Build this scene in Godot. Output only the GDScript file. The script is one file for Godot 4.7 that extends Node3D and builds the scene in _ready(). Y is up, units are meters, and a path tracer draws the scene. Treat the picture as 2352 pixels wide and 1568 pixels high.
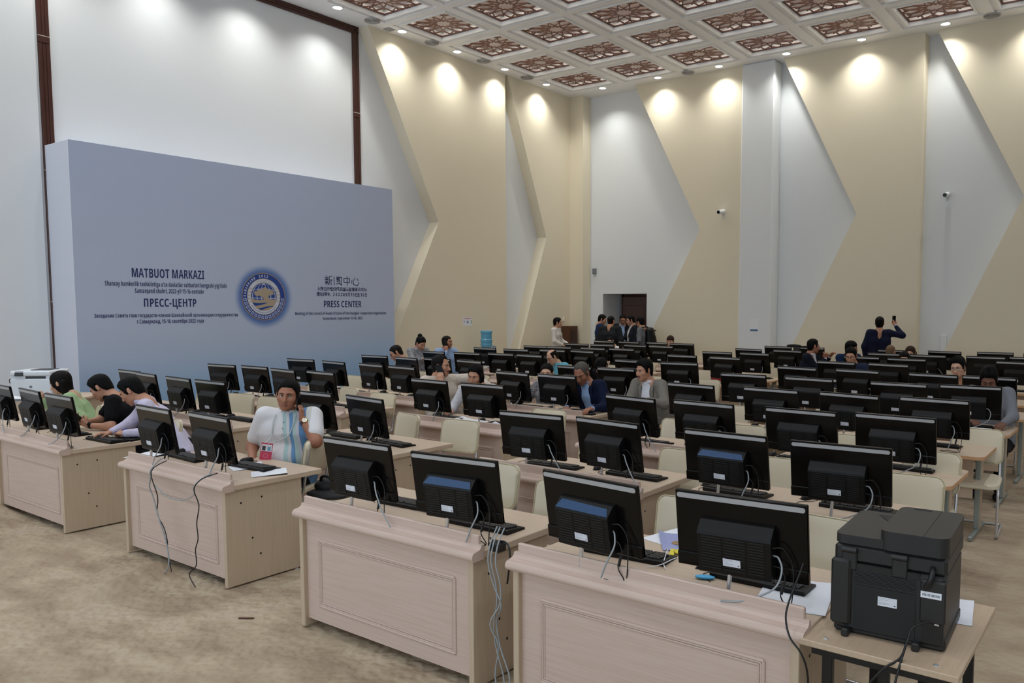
extends Node3D
# A press centre in a large hall: rows of desks with all-in-one computers, people at work, a printed wall banner.
# x runs to the right along the back wall, -z runs from the camera to the back wall, y is up; metres.

const CEIL := 7.52
const WL := -13.3      # white plane of the left wall
const WB := -17.55     # white plane of the back wall
const DESK := 0.74

class Geo:
	var v := PackedVector3Array()
	var n := PackedVector3Array()
	var c := PackedColorArray()
	var u := PackedVector2Array()
	var xf := Transform3D.IDENTITY
	var col := Color.WHITE
	var use_col := false
	func vert(p: Vector3, nn: Vector3, t := Vector2.ZERO):
		v.append(xf * p)
		n.append((xf.basis * nn).normalized())
		u.append(t)
		if use_col: c.append(col)
	# a, b, c counter-clockwise seen from outside
	func tri(a, b, d):
		var nn = (b - a).cross(d - a)
		if nn.length_squared() < 1e-16: return
		vert(a, nn); vert(d, nn); vert(b, nn)
	func tri3(a, b, d, na, nb, nd):
		vert(a, na); vert(d, nd); vert(b, nb)
	func quad(a, b, d, e):
		var nn = (d - a).cross(e - b)
		if nn.length_squared() < 1e-18: return
		vert(a, nn); vert(d, nn); vert(b, nn)
		vert(a, nn); vert(e, nn); vert(d, nn)
	func quad_uv(a, b, d, e):
		var nn = (b - a).cross(d - a)
		vert(a, nn, Vector2(0, 1)); vert(d, nn, Vector2(1, 0)); vert(b, nn, Vector2(1, 1))
		vert(a, nn, Vector2(0, 1)); vert(e, nn, Vector2(0, 0)); vert(d, nn, Vector2(1, 0))
	func out_tri(a, b, d, ctr):
		if (b - a).cross(d - a).dot((a + b + d) / 3.0 - ctr) < 0: tri(a, d, b)
		else: tri(a, b, d)
	func out_quad(a, b, d, e, ctr):
		if (d - a).cross(e - b).dot((a + b + d + e) / 4.0 - ctr) < 0: quad(a, e, d, b)
		else: quad(a, b, d, e)
	func box(lo: Vector3, hi: Vector3, bev := 0.0):
		var ctr = (lo + hi) / 2.0
		var h = (hi - lo) / 2.0
		var b = minf(bev, minf(h.x, minf(h.y, h.z)) * 0.95)
		for ax in 3:
			var a1 = (ax + 1) % 3
			var a2 = (ax + 2) % 3
			for s in [-1.0, 1.0]:
				var q = []
				for k in [[-1.0, -1.0], [1.0, -1.0], [1.0, 1.0], [-1.0, 1.0]]:
					var p = Vector3.ZERO
					p[ax] = s * h[ax]; p[a1] = k[0] * (h[a1] - b); p[a2] = k[1] * (h[a2] - b)
					q.append(ctr + p)
				out_quad(q[0], q[1], q[2], q[3], ctr)
		if b <= 0.0: return
		for ax in 3:       # edges along axis ax
			var a1 = (ax + 1) % 3
			var a2 = (ax + 2) % 3
			for s1 in [-1.0, 1.0]:
				for s2 in [-1.0, 1.0]:
					var q = []
					for k in [[0, -1.0], [0, 1.0], [1, 1.0], [1, -1.0]]:
						var p = Vector3.ZERO
						p[ax] = k[1] * (h[ax] - b)
						p[a1] = s1 * (h[a1] - (0.0 if k[0] == 0 else b))
						p[a2] = s2 * (h[a2] - (b if k[0] == 0 else 0.0))
						q.append(ctr + p)
					out_quad(q[0], q[1], q[2], q[3], ctr)
		for sx in [-1.0, 1.0]:
			for sy in [-1.0, 1.0]:
				for sz in [-1.0, 1.0]:
					out_tri(ctr + Vector3(sx * h.x, sy * (h.y - b), sz * (h.z - b)), ctr + Vector3(sx * (h.x - b), sy * h.y, sz * (h.z - b)), ctr + Vector3(sx * (h.x - b), sy * (h.y - b), sz * h.z), ctr)
	func frame_of(dir: Vector3) -> Basis:
		var up = Vector3.UP if absf(dir.y) < 0.9 else Vector3.RIGHT
		var x = up.cross(dir).normalized()
		return Basis(x, dir.cross(x), dir)
	# a round bar along a path; r is a number or one radius per point; flat squeezes its second axis
	func tube(path, r, sides := 8, caps := true, flat := 1.0):
		var m = path.size()
		var rings = []
		var bas = frame_of((path[1] - path[0]).normalized())
		for i in m:
			var d = (path[mini(i + 1, m - 1)] - path[maxi(i - 1, 0)]).normalized()
			var x = (bas.x - d * bas.x.dot(d)).normalized()
			bas = Basis(x, d.cross(x), d)
			var ring = []
			var rr = r[i] if r is Array or r is PackedFloat32Array else r
			for k in sides:
				var a = TAU * k / sides
				var o = bas.x * cos(a) + bas.y * sin(a) * flat
				ring.append([path[i] + o * rr, (bas.x * cos(a) + bas.y * sin(a) / flat).normalized()])
			rings.append(ring)
		for i in m - 1:
			for k in sides:
				var k2 = (k + 1) % sides
				var a = rings[i][k]; var b = rings[i][k2]; var d = rings[i + 1][k2]; var e = rings[i + 1][k]
				tri3(a[0], b[0], d[0], a[1], b[1], d[1])
				tri3(a[0], d[0], e[0], a[1], d[1], e[1])
		if caps:
			for k in sides:
				var k2 = (k + 1) % sides
				tri(path[0], rings[0][k2][0], rings[0][k][0])
				tri(path[m - 1], rings[m - 1][k][0], rings[m - 1][k2][0])
	# profile: Vector2(radius, y) from bottom to top, turned round y
	func lathe(prof, sides := 16):
		for i in prof.size() - 1:
			var p = prof[i]; var q = prof[i + 1]
			var d = (q - p).normalized()
			for k in sides:
				var a = TAU * k / sides
				var b = TAU * (k + 1) / sides
				var ca = Vector3(cos(a), 0, -sin(a)); var cb = Vector3(cos(b), 0, -sin(b))
				var na = ca * d.y - Vector3.UP * d.x; var nb = cb * d.y - Vector3.UP * d.x
				var A = ca * p.x + Vector3.UP * p.y; var B = cb * p.x + Vector3.UP * p.y
				var D = cb * q.x + Vector3.UP * q.y; var E = ca * q.x + Vector3.UP * q.y
				if p.x > 1e-6: tri3(A, B, D, na, nb, nb)
				if q.x > 1e-6: tri3(A, D, E, na, nb, na)
	# polygon in the xy plane (counter-clockwise), from z0 to z1
	func prism(poly: PackedVector2Array, z0: float, z1: float):
		var p = poly
		if Geometry2D.is_polygon_clockwise(p):
			p = poly.duplicate(); p.reverse()
		var ix = Geometry2D.triangulate_polygon(p)
		for i in range(0, ix.size(), 3):
			var a = p[ix[i]]; var b = p[ix[i + 1]]; var d = p[ix[i + 2]]
			if (b - a).cross(d - a) < 0:
				var t = b; b = d; d = t
			tri(Vector3(a.x, a.y, z1), Vector3(b.x, b.y, z1), Vector3(d.x, d.y, z1))
			tri(Vector3(a.x, a.y, z0), Vector3(d.x, d.y, z0), Vector3(b.x, b.y, z0))
		for i in p.size():
			var a = p[i]; var b = p[(i + 1) % p.size()]
			quad(Vector3(a.x, a.y, z0), Vector3(b.x, b.y, z0), Vector3(b.x, b.y, z1), Vector3(a.x, a.y, z1))
	func ball(ctr: Vector3, r: Vector3, su := 12, sv := 8):
		for j in sv:
			var t0 = PI * j / sv - PI / 2; var t1 = PI * (j + 1) / sv - PI / 2
			for i in su:
				var a0 = TAU * i / su; var a1 = TAU * (i + 1) / su
				var q = []
				for k in [[a0, t0], [a1, t0], [a1, t1], [a0, t1]]:
					q.append(Vector3(sin(k[0]) * cos(k[1]), sin(k[1]), cos(k[0]) * cos(k[1])))
				var w = []
				for s in q: w.append((s / r).normalized())
				if j > 0: tri3(ctr + q[0] * r, ctr + q[1] * r, ctr + q[2] * r, w[0], w[1], w[2])
				if j < sv - 1: tri3(ctr + q[0] * r, ctr + q[2] * r, ctr + q[3] * r, w[0], w[2], w[3])
	static func new_box(lo: Vector3, hi: Vector3, bev := 0.0) -> Geo:
		var g = Geo.new()
		g.box(lo, hi, bev)
		return g
	func mesh() -> ArrayMesh:
		var a = []
		a.resize(Mesh.ARRAY_MAX)
		a[Mesh.ARRAY_VERTEX] = v; a[Mesh.ARRAY_NORMAL] = n; a[Mesh.ARRAY_TEX_UV] = u
		if use_col: a[Mesh.ARRAY_COLOR] = c
		var m := ArrayMesh.new()
		m.add_surface_from_arrays(Mesh.PRIMITIVE_TRIANGLES, a)
		return m

func rrect(w: float, h: float, r: float, seg := 4) -> PackedVector2Array:
	var p := PackedVector2Array()
	for k in 4:
		var cx = (w / 2 - r) * (1 if k in [0, 3] else -1)
		var cy = (h / 2 - r) * (1 if k < 2 else -1)
		for i in seg + 1:
			var a = PI / 2 * k + PI / 2 * i / seg
			p.append(Vector2(cx + r * cos(a), cy + r * sin(a)))
	return p

func curve(pts, steps := 6) -> Array:    # a smooth line through the points
	var out = []
	var m = pts.size()
	for i in m - 1:
		var p0 = pts[maxi(i - 1, 0)]; var p1 = pts[i]; var p2 = pts[i + 1]; var p3 = pts[mini(i + 2, m - 1)]
		for k in steps:
			out.append(p1.cubic_interpolate(p2, p0, p3, float(k) / steps))
	out.append(pts[m - 1])
	return out

var names := {}
func numbered(called: String) -> String:
	var k = names.get(called, 0)
	names[called] = k + 1
	return called if k == 0 else "%s_%03d" % [called, k]
func child_name(called: String, parent: Node) -> String:
	if not parent.has_node(called): return called
	var k = 1
	while parent.has_node("%s_%03d" % [called, k]): k += 1
	return "%s_%03d" % [called, k]
func put(called: String, g, m, parent: Node = null, pos := Vector3.ZERO) -> MeshInstance3D:
	var o := MeshInstance3D.new()
	o.mesh = g.mesh() if g is Geo else g
	o.material_override = m
	o.position = pos
	if parent == null:
		o.name = numbered(called); add_child(o, true)
	else:
		o.name = child_name(called, parent); parent.add_child(o, true)
	return o
func thing(called: String, label: String, category: String, at := Vector3.ZERO, turn := 0.0, group := "") -> Node3D:
	var o := Node3D.new()
	o.name = numbered(called); add_child(o, true)
	o.position = at; o.rotation_degrees.y = turn
	return tag(o, label, category, group)
func tag(o, label: String, category: String, group := ""):
	o.set_meta("label", label); o.set_meta("category", category)
	if group: o.set_meta("group", group)
	return o
func struct(called: String, g, m) -> MeshInstance3D:
	var o = put(called, g, m)
	o.set_meta("kind", "structure")
	return o
func dup(root: Node3D, label: String, group := "") -> Node3D:
	var r = root.duplicate()
	r.name = numbered(String(root.get_meta("base", root.name))); add_child(r, true)
	r.set_meta("label", label)
	if group: r.set_meta("group", group)
	return r

func mat(color: Color, rough := 0.6, metal := 0.0, spec := 0.5) -> StandardMaterial3D:
	var m := StandardMaterial3D.new()
	m.albedo_color = color; m.roughness = rough; m.metallic = metal; m.metallic_specular = spec
	return m
func glow(color: Color, energy: float) -> StandardMaterial3D:
	var m = mat(color)
	m.emission_enabled = true; m.emission = color; m.emission_energy_multiplier = energy
	return m
func c8(r, g, b) -> Color: return Color(r / 255.0, g / 255.0, b / 255.0)
func tex(img: Image) -> ImageTexture:
	img.generate_mipmaps()
	return ImageTexture.create_from_image(img)
func triplanar(m: StandardMaterial3D, s: Vector3, world := true):
	m.uv1_triplanar = true; m.uv1_world_triplanar = world; m.uv1_scale = s
	return m
func noise_img(size: int, seed_: int, fx: float, fy: float, lo: float, hi: float, oct := 4, tint_a := Color.WHITE, tint_b := Color.WHITE) -> Image:
	# a tiling grain: lo..hi brightness, blended between two tints; fx, fy are cells across the tile
	var f := FastNoiseLite.new()
	f.seed = seed_; f.noise_type = FastNoiseLite.TYPE_SIMPLEX_SMOOTH; f.fractal_octaves = oct; f.frequency = 1.0
	var im := Image.create(size, size, false, Image.FORMAT_RGB8)
	for y in size:
		for x in size:
			var u = float(x) / size; var v = float(y) / size
			var n00 = f.get_noise_2d(u * fx, v * fy); var n10 = f.get_noise_2d((u - 1) * fx, v * fy)
			var n01 = f.get_noise_2d(u * fx, (v - 1) * fy); var n11 = f.get_noise_2d((u - 1) * fx, (v - 1) * fy)
			var su = smoothstep(0.6, 1.0, u); var sv = smoothstep(0.6, 1.0, v)
			var t = 0.5 + 0.8 * lerpf(lerpf(n00, n10, su), lerpf(n01, n11, su), sv)
			t = clampf(t, 0, 1)
			var k = lerpf(lo, hi, t)
			var cc = tint_a.lerp(tint_b, t)
			im.set_pixel(x, y, Color(cc.r * k, cc.g * k, cc.b * k))
	return im

var M := {}
func materials():
	# grain of the pale ash laminate: long streaks along u
	var gh = noise_img(256, 11, 1.5, 40.0, 0.965, 1.02, 4, Color(1, 0.985, 0.97), Color(1, 1, 1))
	var gv := Image.create(256, 256, false, Image.FORMAT_RGB8)
	for y in 256:
		for x in 256: gv.set_pixel(x, y, gh.get_pixel(y, x))
	var th = tex(gh); var tv = tex(gv)
	M.wood = mat(c8(203, 182, 160), 0.42); M.wood.albedo_texture = th; triplanar(M.wood, Vector3(1.1, 1.6, 1.6), false)
	M.woodv = mat(c8(196, 176, 152), 0.45); M.woodv.albedo_texture = tv; triplanar(M.woodv, Vector3(1.6, 1.1, 1.6), false)
	M.front = mat(c8(206, 183, 170), 0.42); M.front.albedo_texture = th; triplanar(M.front, Vector3(1.1, 1.6, 1.6), false)
	M.beech = mat(c8(206, 158, 116), 0.45)
	M.grey_leg = mat(c8(150, 158, 152), 0.4, 0.3)
	var carpet = noise_img(512, 5, 5.0, 9.0, 0.84, 1.06, 6, Color(1, 0.97, 0.94), Color(0.98, 1, 0.97))
	M.carpet = mat(c8(186, 168, 148), 0.95, 0.0, 0.2); M.carpet.albedo_texture = tex(carpet); triplanar(M.carpet, Vector3(0.3, 0.3, 0.3))
	var pile = noise_img(256, 9, 40.0, 40.0, 0.3, 1.0, 3)
	pile.bump_map_to_normal_map(3.0)
	M.carpet.normal_enabled = true; M.carpet.normal_texture = tex(pile); M.carpet.normal_scale = 0.5
	M.white = mat(c8(226, 229, 233), 0.75)
	M.ceil = mat(c8(240, 240, 242), 0.8)
	M.cream = mat(c8(230, 220, 198), 0.75)
	M.trim = mat(c8(70, 36, 27), 0.35); M.trim.albedo_texture = tv; triplanar(M.trim, Vector3(3, 1, 3), true)
	M.lattice = mat(c8(92, 52, 38), 0.5)
	M.joint = mat(c8(200, 196, 190), 0.5)
	M.black = mat(c8(9, 8, 8), 0.2, 0.0, 0.35)
	M.matte = mat(c8(15, 14, 14), 0.45, 0.0, 0.35)
	M.slat = mat(c8(12, 11, 11), 0.55)
	M.bar = mat(c8(172, 170, 170), 0.35)
	M.chrome = mat(c8(214, 215, 218), 0.25, 0.75)
	M.key = mat(c8(24, 23, 23), 0.5)
	M.grey_cable = mat(c8(150, 154, 156), 0.5)
	M.cable = mat(c8(14, 13, 13), 0.45)
	M.leather = mat(c8(226, 214, 188), 0.42)
	M.piping = mat(c8(205, 194, 160), 0.5)
	M.paper = mat(c8(232, 234, 240), 0.8)
	M.dark_wood = mat(c8(82, 46, 28), 0.4)
	M.plug = mat(c8(20, 20, 20), 0.4)
	M.led = glow(c8(120, 255, 60), 2.0)
	M.led2 = glow(c8(255, 110, 40), 2.0)
	M.blue_film = mat(c8(14, 62, 104), 0.35)
	# a sticker: white with rows of tiny grey print
	var lb := Image.create(96, 48, false, Image.FORMAT_RGB8)
	lb.fill(Color(0.86, 0.87, 0.9))
	var rng := RandomNumberGenerator.new(); rng.seed = 4
	for r in [[5, 34, 60], [12, 30, 55], [20, 4, 30], [29, 4, 50], [33, 4, 58], [37, 4, 40]]:
		var x = 5
		while x < r[2]:
			var w = rng.randi_range(2, 6)
			lb.fill_rect(Rect2i(x, r[0], w, 2), Color(0.55, 0.56, 0.6)); x += w + 2
	lb.fill_rect(Rect2i(82, 34, 7, 7), Color(0.1, 0.1, 0.1))
	M.label = mat(Color.WHITE, 0.5); M.label.albedo_texture = tex(lb)

const SKY_E := 0.25
func setup():
	# camera: taken from the room's vanishing points; the frame is a crop whose lens axis lies right of and below its centre
	var cam := Camera3D.new()
	cam.name = "camera"
	cam.projection = Camera3D.PROJECTION_FRUSTUM
	cam.near = 0.05; cam.far = 200.0
	cam.keep_aspect = Camera3D.KEEP_HEIGHT
	cam.size = 0.05 * 1568.0 / 1819.0
	cam.frustum_offset = Vector2(0.05 * -208.0 / 1819.0, 0.05 * 61.0 / 1819.0)
	cam.transform = Transform3D(Basis(Vector3.UP, deg_to_rad(34.72)) * Basis(Vector3.RIGHT, deg_to_rad(-4.46)) * Basis(Vector3.BACK, deg_to_rad(0.18)), Vector3(0, 2.0, 0))
	add_child(cam); cam.current = true
	var env := Environment.new()
	env.background_mode = Environment.BG_COLOR
	env.background_color = Color(0.5, 0.55, 0.62)
	env.background_energy_multiplier = SKY_E
	env.tonemap_mode = Environment.TONE_MAPPER_LINEAR
	env.tonemap_exposure = 0.86
	env.sdfgi_enabled = true; env.ssao_enabled = true; env.ssil_enabled = true
	var we := WorldEnvironment.new(); we.name = "world"; we.environment = env
	add_child(we)

# a recessed ceiling downlight: ring, glowing lens and its spot of the same place
func downlight(at: Vector3, label: String, energy: float, angle := 55.0, color := Color(1.0, 1, 0.97), r := 0.085):
	var t = thing("downlight", label, "downlight", at, 0.0, "recessed ceiling downlights")
	if not M.has("dl_ring"):
		var g = Geo.new()
		g.lathe([Vector2(0.086, -0.001), Vector2(0.088, -0.012), Vector2(0.104, -0.008), Vector2(0.108, 0.0)], 20)
		M.dl_ring = g.mesh()
		g = Geo.new()
		g.lathe([Vector2(0.0, -0.004), Vector2(0.086, -0.004)], 20)
		M.dl_lens = g.mesh()
		M.dl_glow = glow(Color(1, 1, 0.97), 5.0)
	put("trim_ring", M.dl_ring, M.white, t)
	put("lens", M.dl_lens, M.dl_glow, t)
	var s := SpotLight3D.new()
	s.name = "lamp"
	s.light_energy = energy; s.light_color = color
	s.spot_range = 40.0; s.spot_attenuation = 2.0
	s.spot_angle = angle; s.spot_angle_attenuation = 1.0
	s.light_size = 0.06; s.shadow_enabled = true
	s.rotation_degrees.x = -90
	s.position.y = -0.02
	t.add_child(s)

func lights():
	var ord = ["first", "second", "third", "fourth", "fifth", "sixth", "seventh", "eighth", "ninth", "tenth", "eleventh", "twelfth", "thirteenth"]
	for i in 12:
		downlight(Vector3(-12.72, CEIL, -15.85 + 1.545 * i), "bright round downlight along the left wall, %s from the back corner" % ord[i], 3.6, 62.0)
	for i in 9:
		downlight(Vector3(-11.74 + 1.63 * i, CEIL, -16.9), "bright round downlight along the back wall, %s from the left corner" % ord[i], 3.6, 62.0)
	# unseen downlights above and behind the camera, placed to light the hall
	for j in 5:
		for i in 5:
			downlight(Vector3(-10.25 + 3.31 * i, CEIL, -8.52 + 3.04 * j), "round downlight between ceiling coffers above the hall, row %s, %s from the left" % [ord[j], ord[i]], 3.6, 74.0, Color(0.95, 0.97, 1.0))
	# light of unseen windows behind the camera, placed to brighten desk fronts and ceiling
	for i in 4:
		var al := AreaLight3D.new()
		al.name = "unseen_window_light_%d" % i
		al.area_size = Vector2(2.1, 3.3); al.area_normalize_energy = false
		al.light_energy = 1.9; al.light_color = Color(0.84, 0.93, 1.0)
		al.shadow_enabled = true; al.area_range = 60.0
		al.position = Vector3(-10.0 + 4.0 * i, 3.0, 6.72)
		add_child(al)

func plate(g: Geo, axis: String, poly: Array, a: float, b: float):
	# prism of a polygon given as (horizontal, y); axis x: horizontal is z, thickness along x; axis z: horizontal is x
	var pts := PackedVector2Array()
	for q in poly: pts.append(Vector2(q[0], q[1]))
	g.xf = Transform3D(Basis(Vector3(0, 0, 1), Vector3(0, 1, 0), Vector3(-1, 0, 0)), Vector3.ZERO) if axis == "x" else Transform3D.IDENTITY
	if axis == "x": g.prism(pts, -maxf(a, b), -minf(a, b))
	else: g.prism(pts, minf(a, b), maxf(a, b))
	g.xf = Transform3D.IDENTITY

func hump(x: float, z: float) -> float:
	# where the carpet is rucked up over cables in front of the second desk
	var h := 0.0
	var p0 = Vector2(-6.05, -2.86); var p1 = Vector2(-5.72, -1.3)
	var d = p1 - p0
	var t = clampf((Vector2(x, z) - p0).dot(d) / d.length_squared(), 0, 1)
	var q = p0 + d * t
	q.x += 0.05 * sin(t * 9.0)
	var r = (Vector2(x, z) - q).length()
	h += lerpf(0.085, 0.03, smoothstep(0, 0.5, t)) * exp(-r * r / 0.018)
	var q2 = q + Vector2(0.26 + 0.05 * sin(t * 6.0), 0)
	r = (Vector2(x, z) - q2).length()
	h += lerpf(0.02, 0.022, t) * exp(-r * r / 0.006)
	var b = (Vector2(x, z) - Vector2(-9.7, -2.75))
	h += 0.16 * exp(-(b.x * b.x / 0.5 + b.y * b.y / 0.1))
	h += 0.006 * sin(x * 3.1 + z * 1.7) * sin(z * 4.3 - x)
	return h * smoothstep(-3.05, -2.8, -z * -1.0) if false else h

func room():
	# floor: one carpet, fine where it is rucked
	var g = Geo.new()
	g.box(Vector3(-14, -0.3, -20), Vector3(5.2, -0.02, 7))
	g.quad(Vector3(-14, 0, -3.0), Vector3(5.2, 0, -3.0), Vector3(5.2, 0, -20), Vector3(-14, 0, -20))
	g.quad(Vector3(-14, 0, 7), Vector3(5.2, 0, 7), Vector3(5.2, 0, 0.5), Vector3(-14, 0, 0.5))
	g.quad(Vector3(-3.0, 0, 0.5), Vector3(5.2, 0, 0.5), Vector3(5.2, 0, -3.0), Vector3(-3.0, 0, -3.0))
	var nx := 220; var nz := 70
	var hs = []
	for j in nz + 1:
		for i in nx + 1:
			var x = lerpf(-14, -3, float(i) / nx); var z = lerpf(-3, 0.5, float(j) / nz)
			var e = smoothstep(0, 0.12, minf(minf(x + 14, -3 - x), minf(z + 3, 0.5 - z)))
			hs.append(Vector3(x, hump(x, z) * e, z))
	var ns = []
	for j in nz + 1:
		for i in nx + 1:
			var a = hs[j * (nx + 1) + maxi(i - 1, 0)]; var b = hs[j * (nx + 1) + mini(i + 1, nx)]
			var d = hs[maxi(j - 1, 0) * (nx + 1) + i]; var e = hs[mini(j + 1, nz) * (nx + 1) + i]
			ns.append((e - d).cross(b - a).normalized())
	for j in nz:
		for i in nx:
			var a = j * (nx + 1) + i; var b = a + 1; var d = b + nx + 1; var e = a + nx + 1
			g.tri3(hs[e], hs[d], hs[b], ns[e], ns[d], ns[b])
			g.tri3(hs[e], hs[b], hs[a], ns[e], ns[b], ns[a])
	struct("floor", g, M.carpet)
	# left wall with its raised cream panels
	g = Geo.new()
	g.box(Vector3(WL - 0.3, 0, -18.2), Vector3(WL, CEIL + 0.5, 7))
	g.box(Vector3(WL, 0, -4.93), Vector3(WL + 0.03, CEIL, 7), 0.008)
	var wl = struct("wall_left", g, M.white)
	g = Geo.new(); plate(g, "x", [[-10.58, CEIL], [-12.42, 3.83], [-10.5, 0.0], [-14.63, 0.0], [-14.63, CEIL]], WL, -13.0)
	put("wall_panel", g, M.cream, wl)
	g = Geo.new(); plate(g, "x", [[-14.72, CEIL], [-16.19, 3.77], [-14.76, 0.0], [-17.2, 0.0], [-17.2, CEIL]], WL, -13.0)
	put("wall_panel", g, M.cream, wl)
	# back wall with a door opening
	g = Geo.new()
	g.box(Vector3(WL - 0.3, 0, WB - 1.3), Vector3(-12.16, CEIL + 0.5, WB))
	g.box(Vector3(-10.78, 0, WB - 1.3), Vector3(5.2, CEIL + 0.5, WB))
	g.box(Vector3(-12.16, 2.33, WB - 1.3), Vector3(-10.78, CEIL + 0.5, WB))
	g.box(Vector3(-13.6, 0, WB - 3.0), Vector3(-9.0, 2.9, WB - 2.9))
	var wb = struct("wall_back", g, M.white)
	g = Geo.new(); plate(g, "z", [[-13.2, 0], [-12.57, 0], [-12.57, CEIL], [-13.2, CEIL]], WB, -17.2)
	put("wall_panel", g, M.cream, wb)
	g = Geo.new(); plate(g, "z", [[-10.95, CEIL], [-9.07, 3.86], [-10.77, 0.7], [-10.77, 0], [-7.9, 0], [-7.9, CEIL]], WB, -17.2)
	put("wall_panel", g, M.cream, wb)
	g = Geo.new(); g.box(Vector3(-8.0, 0, WB), Vector3(-7.2, CEIL, -17.12), 0.03)
	put("pilaster", g, M.white, wb)
	g = Geo.new(); plate(g, "z", [[-7.04, CEIL], [-5.32, 4.0], [-7.2, 0.05], [-7.2, 0], [-4.03, 0], [-4.03, CEIL]], WB, -17.2)
	put("wall_panel", g, M.cream, wb)
	g = Geo.new(); plate(g, "z", [[-3.8, CEIL], [-2.13, 4.13], [-3.95, 0.0], [-0.7, 0], [-0.7, CEIL]], WB, -17.2)
	put("wall_panel", g, M.cream, wb)
	g = Geo.new(); g.box(Vector3(-3.6, 0, WB), Vector3(-3.48, 1.43, WB + 0.05), 0.01)
	put("cable_duct", g, M.white, wb)
	g = Geo.new()
	g.box(Vector3(5.0, 0, -18.2), Vector3(5.3, CEIL + 0.5, 7))
	struct("wall_right", g, M.white)
	g = Geo.new()
	var wx = -14.0
	for i in 4:
		var a = -11.1 + 4.0 * i
		g.box(Vector3(wx, 0, 6.8), Vector3(a, CEIL + 0.5, 7.1)); wx = a + 2.2
		g.box(Vector3(a, 0, 6.8), Vector3(wx, 1.3, 7.1)); g.box(Vector3(a, 4.7, 6.8), Vector3(wx, CEIL + 0.5, 7.1))
	g.box(Vector3(wx, 0, 6.8), Vector3(5.3, CEIL + 0.5, 7.1))
	struct("wall_front", g, M.white)
	var pane := mat(Color(0.9, 0.95, 1.0, 0.1), 0.05); pane.transparency = BaseMaterial3D.TRANSPARENCY_ALPHA
	for i in 4:
		var a = -11.1 + 4.0 * i
		g = Geo.new()
		for q in [[a, a + 0.07, 1.3, 4.7], [a + 2.13, a + 2.2, 1.3, 4.7], [a, a + 2.2, 1.3, 1.37], [a, a + 2.2, 4.63, 4.7], [a + 1.07, a + 1.13, 1.3, 4.7], [a, a + 2.2, 3.6, 3.66]]:
			g.box(Vector3(q[0], q[2], 6.9), Vector3(q[1], q[3], 6.98), 0.008)
		var w = struct("unseen_window_%d" % (i + 1), g, M.white)  # unseen windows behind the camera, placed to let light into the hall
		g = Geo.new(); g.box(Vector3(a + 0.05, 1.35, 6.935), Vector3(a + 2.15, 4.65, 6.945))
		put("pane", g, pane, w)
	# dark timber trim round the tall white field of the left wall
	var tr = [[Vector3(WL, 0, -10.575), Vector3(WL + 0.035, CEIL, -10.425)], [Vector3(WL, CEIL - 0.145, -10.575), Vector3(WL + 0.035, CEIL, 0.5)], [Vector3(WL, 0, -5.115), Vector3(WL + 0.035, CEIL, -4.965)]]
	for k in 3:
		g = Geo.new()
		var lo = tr[k][0]; var hi = tr[k][1]
		if k == 1:
			for q in 3: g.box(Vector3(lo.x, lo.y + q * 0.049, lo.z), Vector3(hi.x - (0.0 if q != 1 else 0.006), lo.y + q * 0.049 + 0.045, hi.z), 0.006)
			g.box(lo, Vector3(hi.x - 0.012, hi.y, hi.z))
		else:
			var ys = [0.0, 1.95, 3.85, 5.75, CEIL]
			for s in 4:
				for q in 3: g.box(Vector3(lo.x, ys[s] + 0.09, lo.z + q * 0.0505), Vector3(hi.x - (0.0 if q != 1 else 0.006), ys[s + 1] - 0.006, lo.z + q * 0.0505 + 0.0465), 0.006)
				g.box(Vector3(lo.x, ys[s] + 0.0, lo.z), Vector3(hi.x + 0.004, ys[s] + 0.085, hi.z), 0.006)
			g.box(lo, Vector3(hi.x - 0.012, hi.y, hi.z))
		struct("trim_%d" % (k + 1), g, M.trim)
		if k != 1:
			var tp = get_node("trim_%d" % (k + 1))
			g = Geo.new()
			for y in [1.95, 3.85, 5.75]: g.box(Vector3(lo.x, y + 0.086, lo.z), Vector3(hi.x + 0.002, y + 0.094, hi.z))
			put("joint_strip", g, M.joint, tp)

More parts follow.
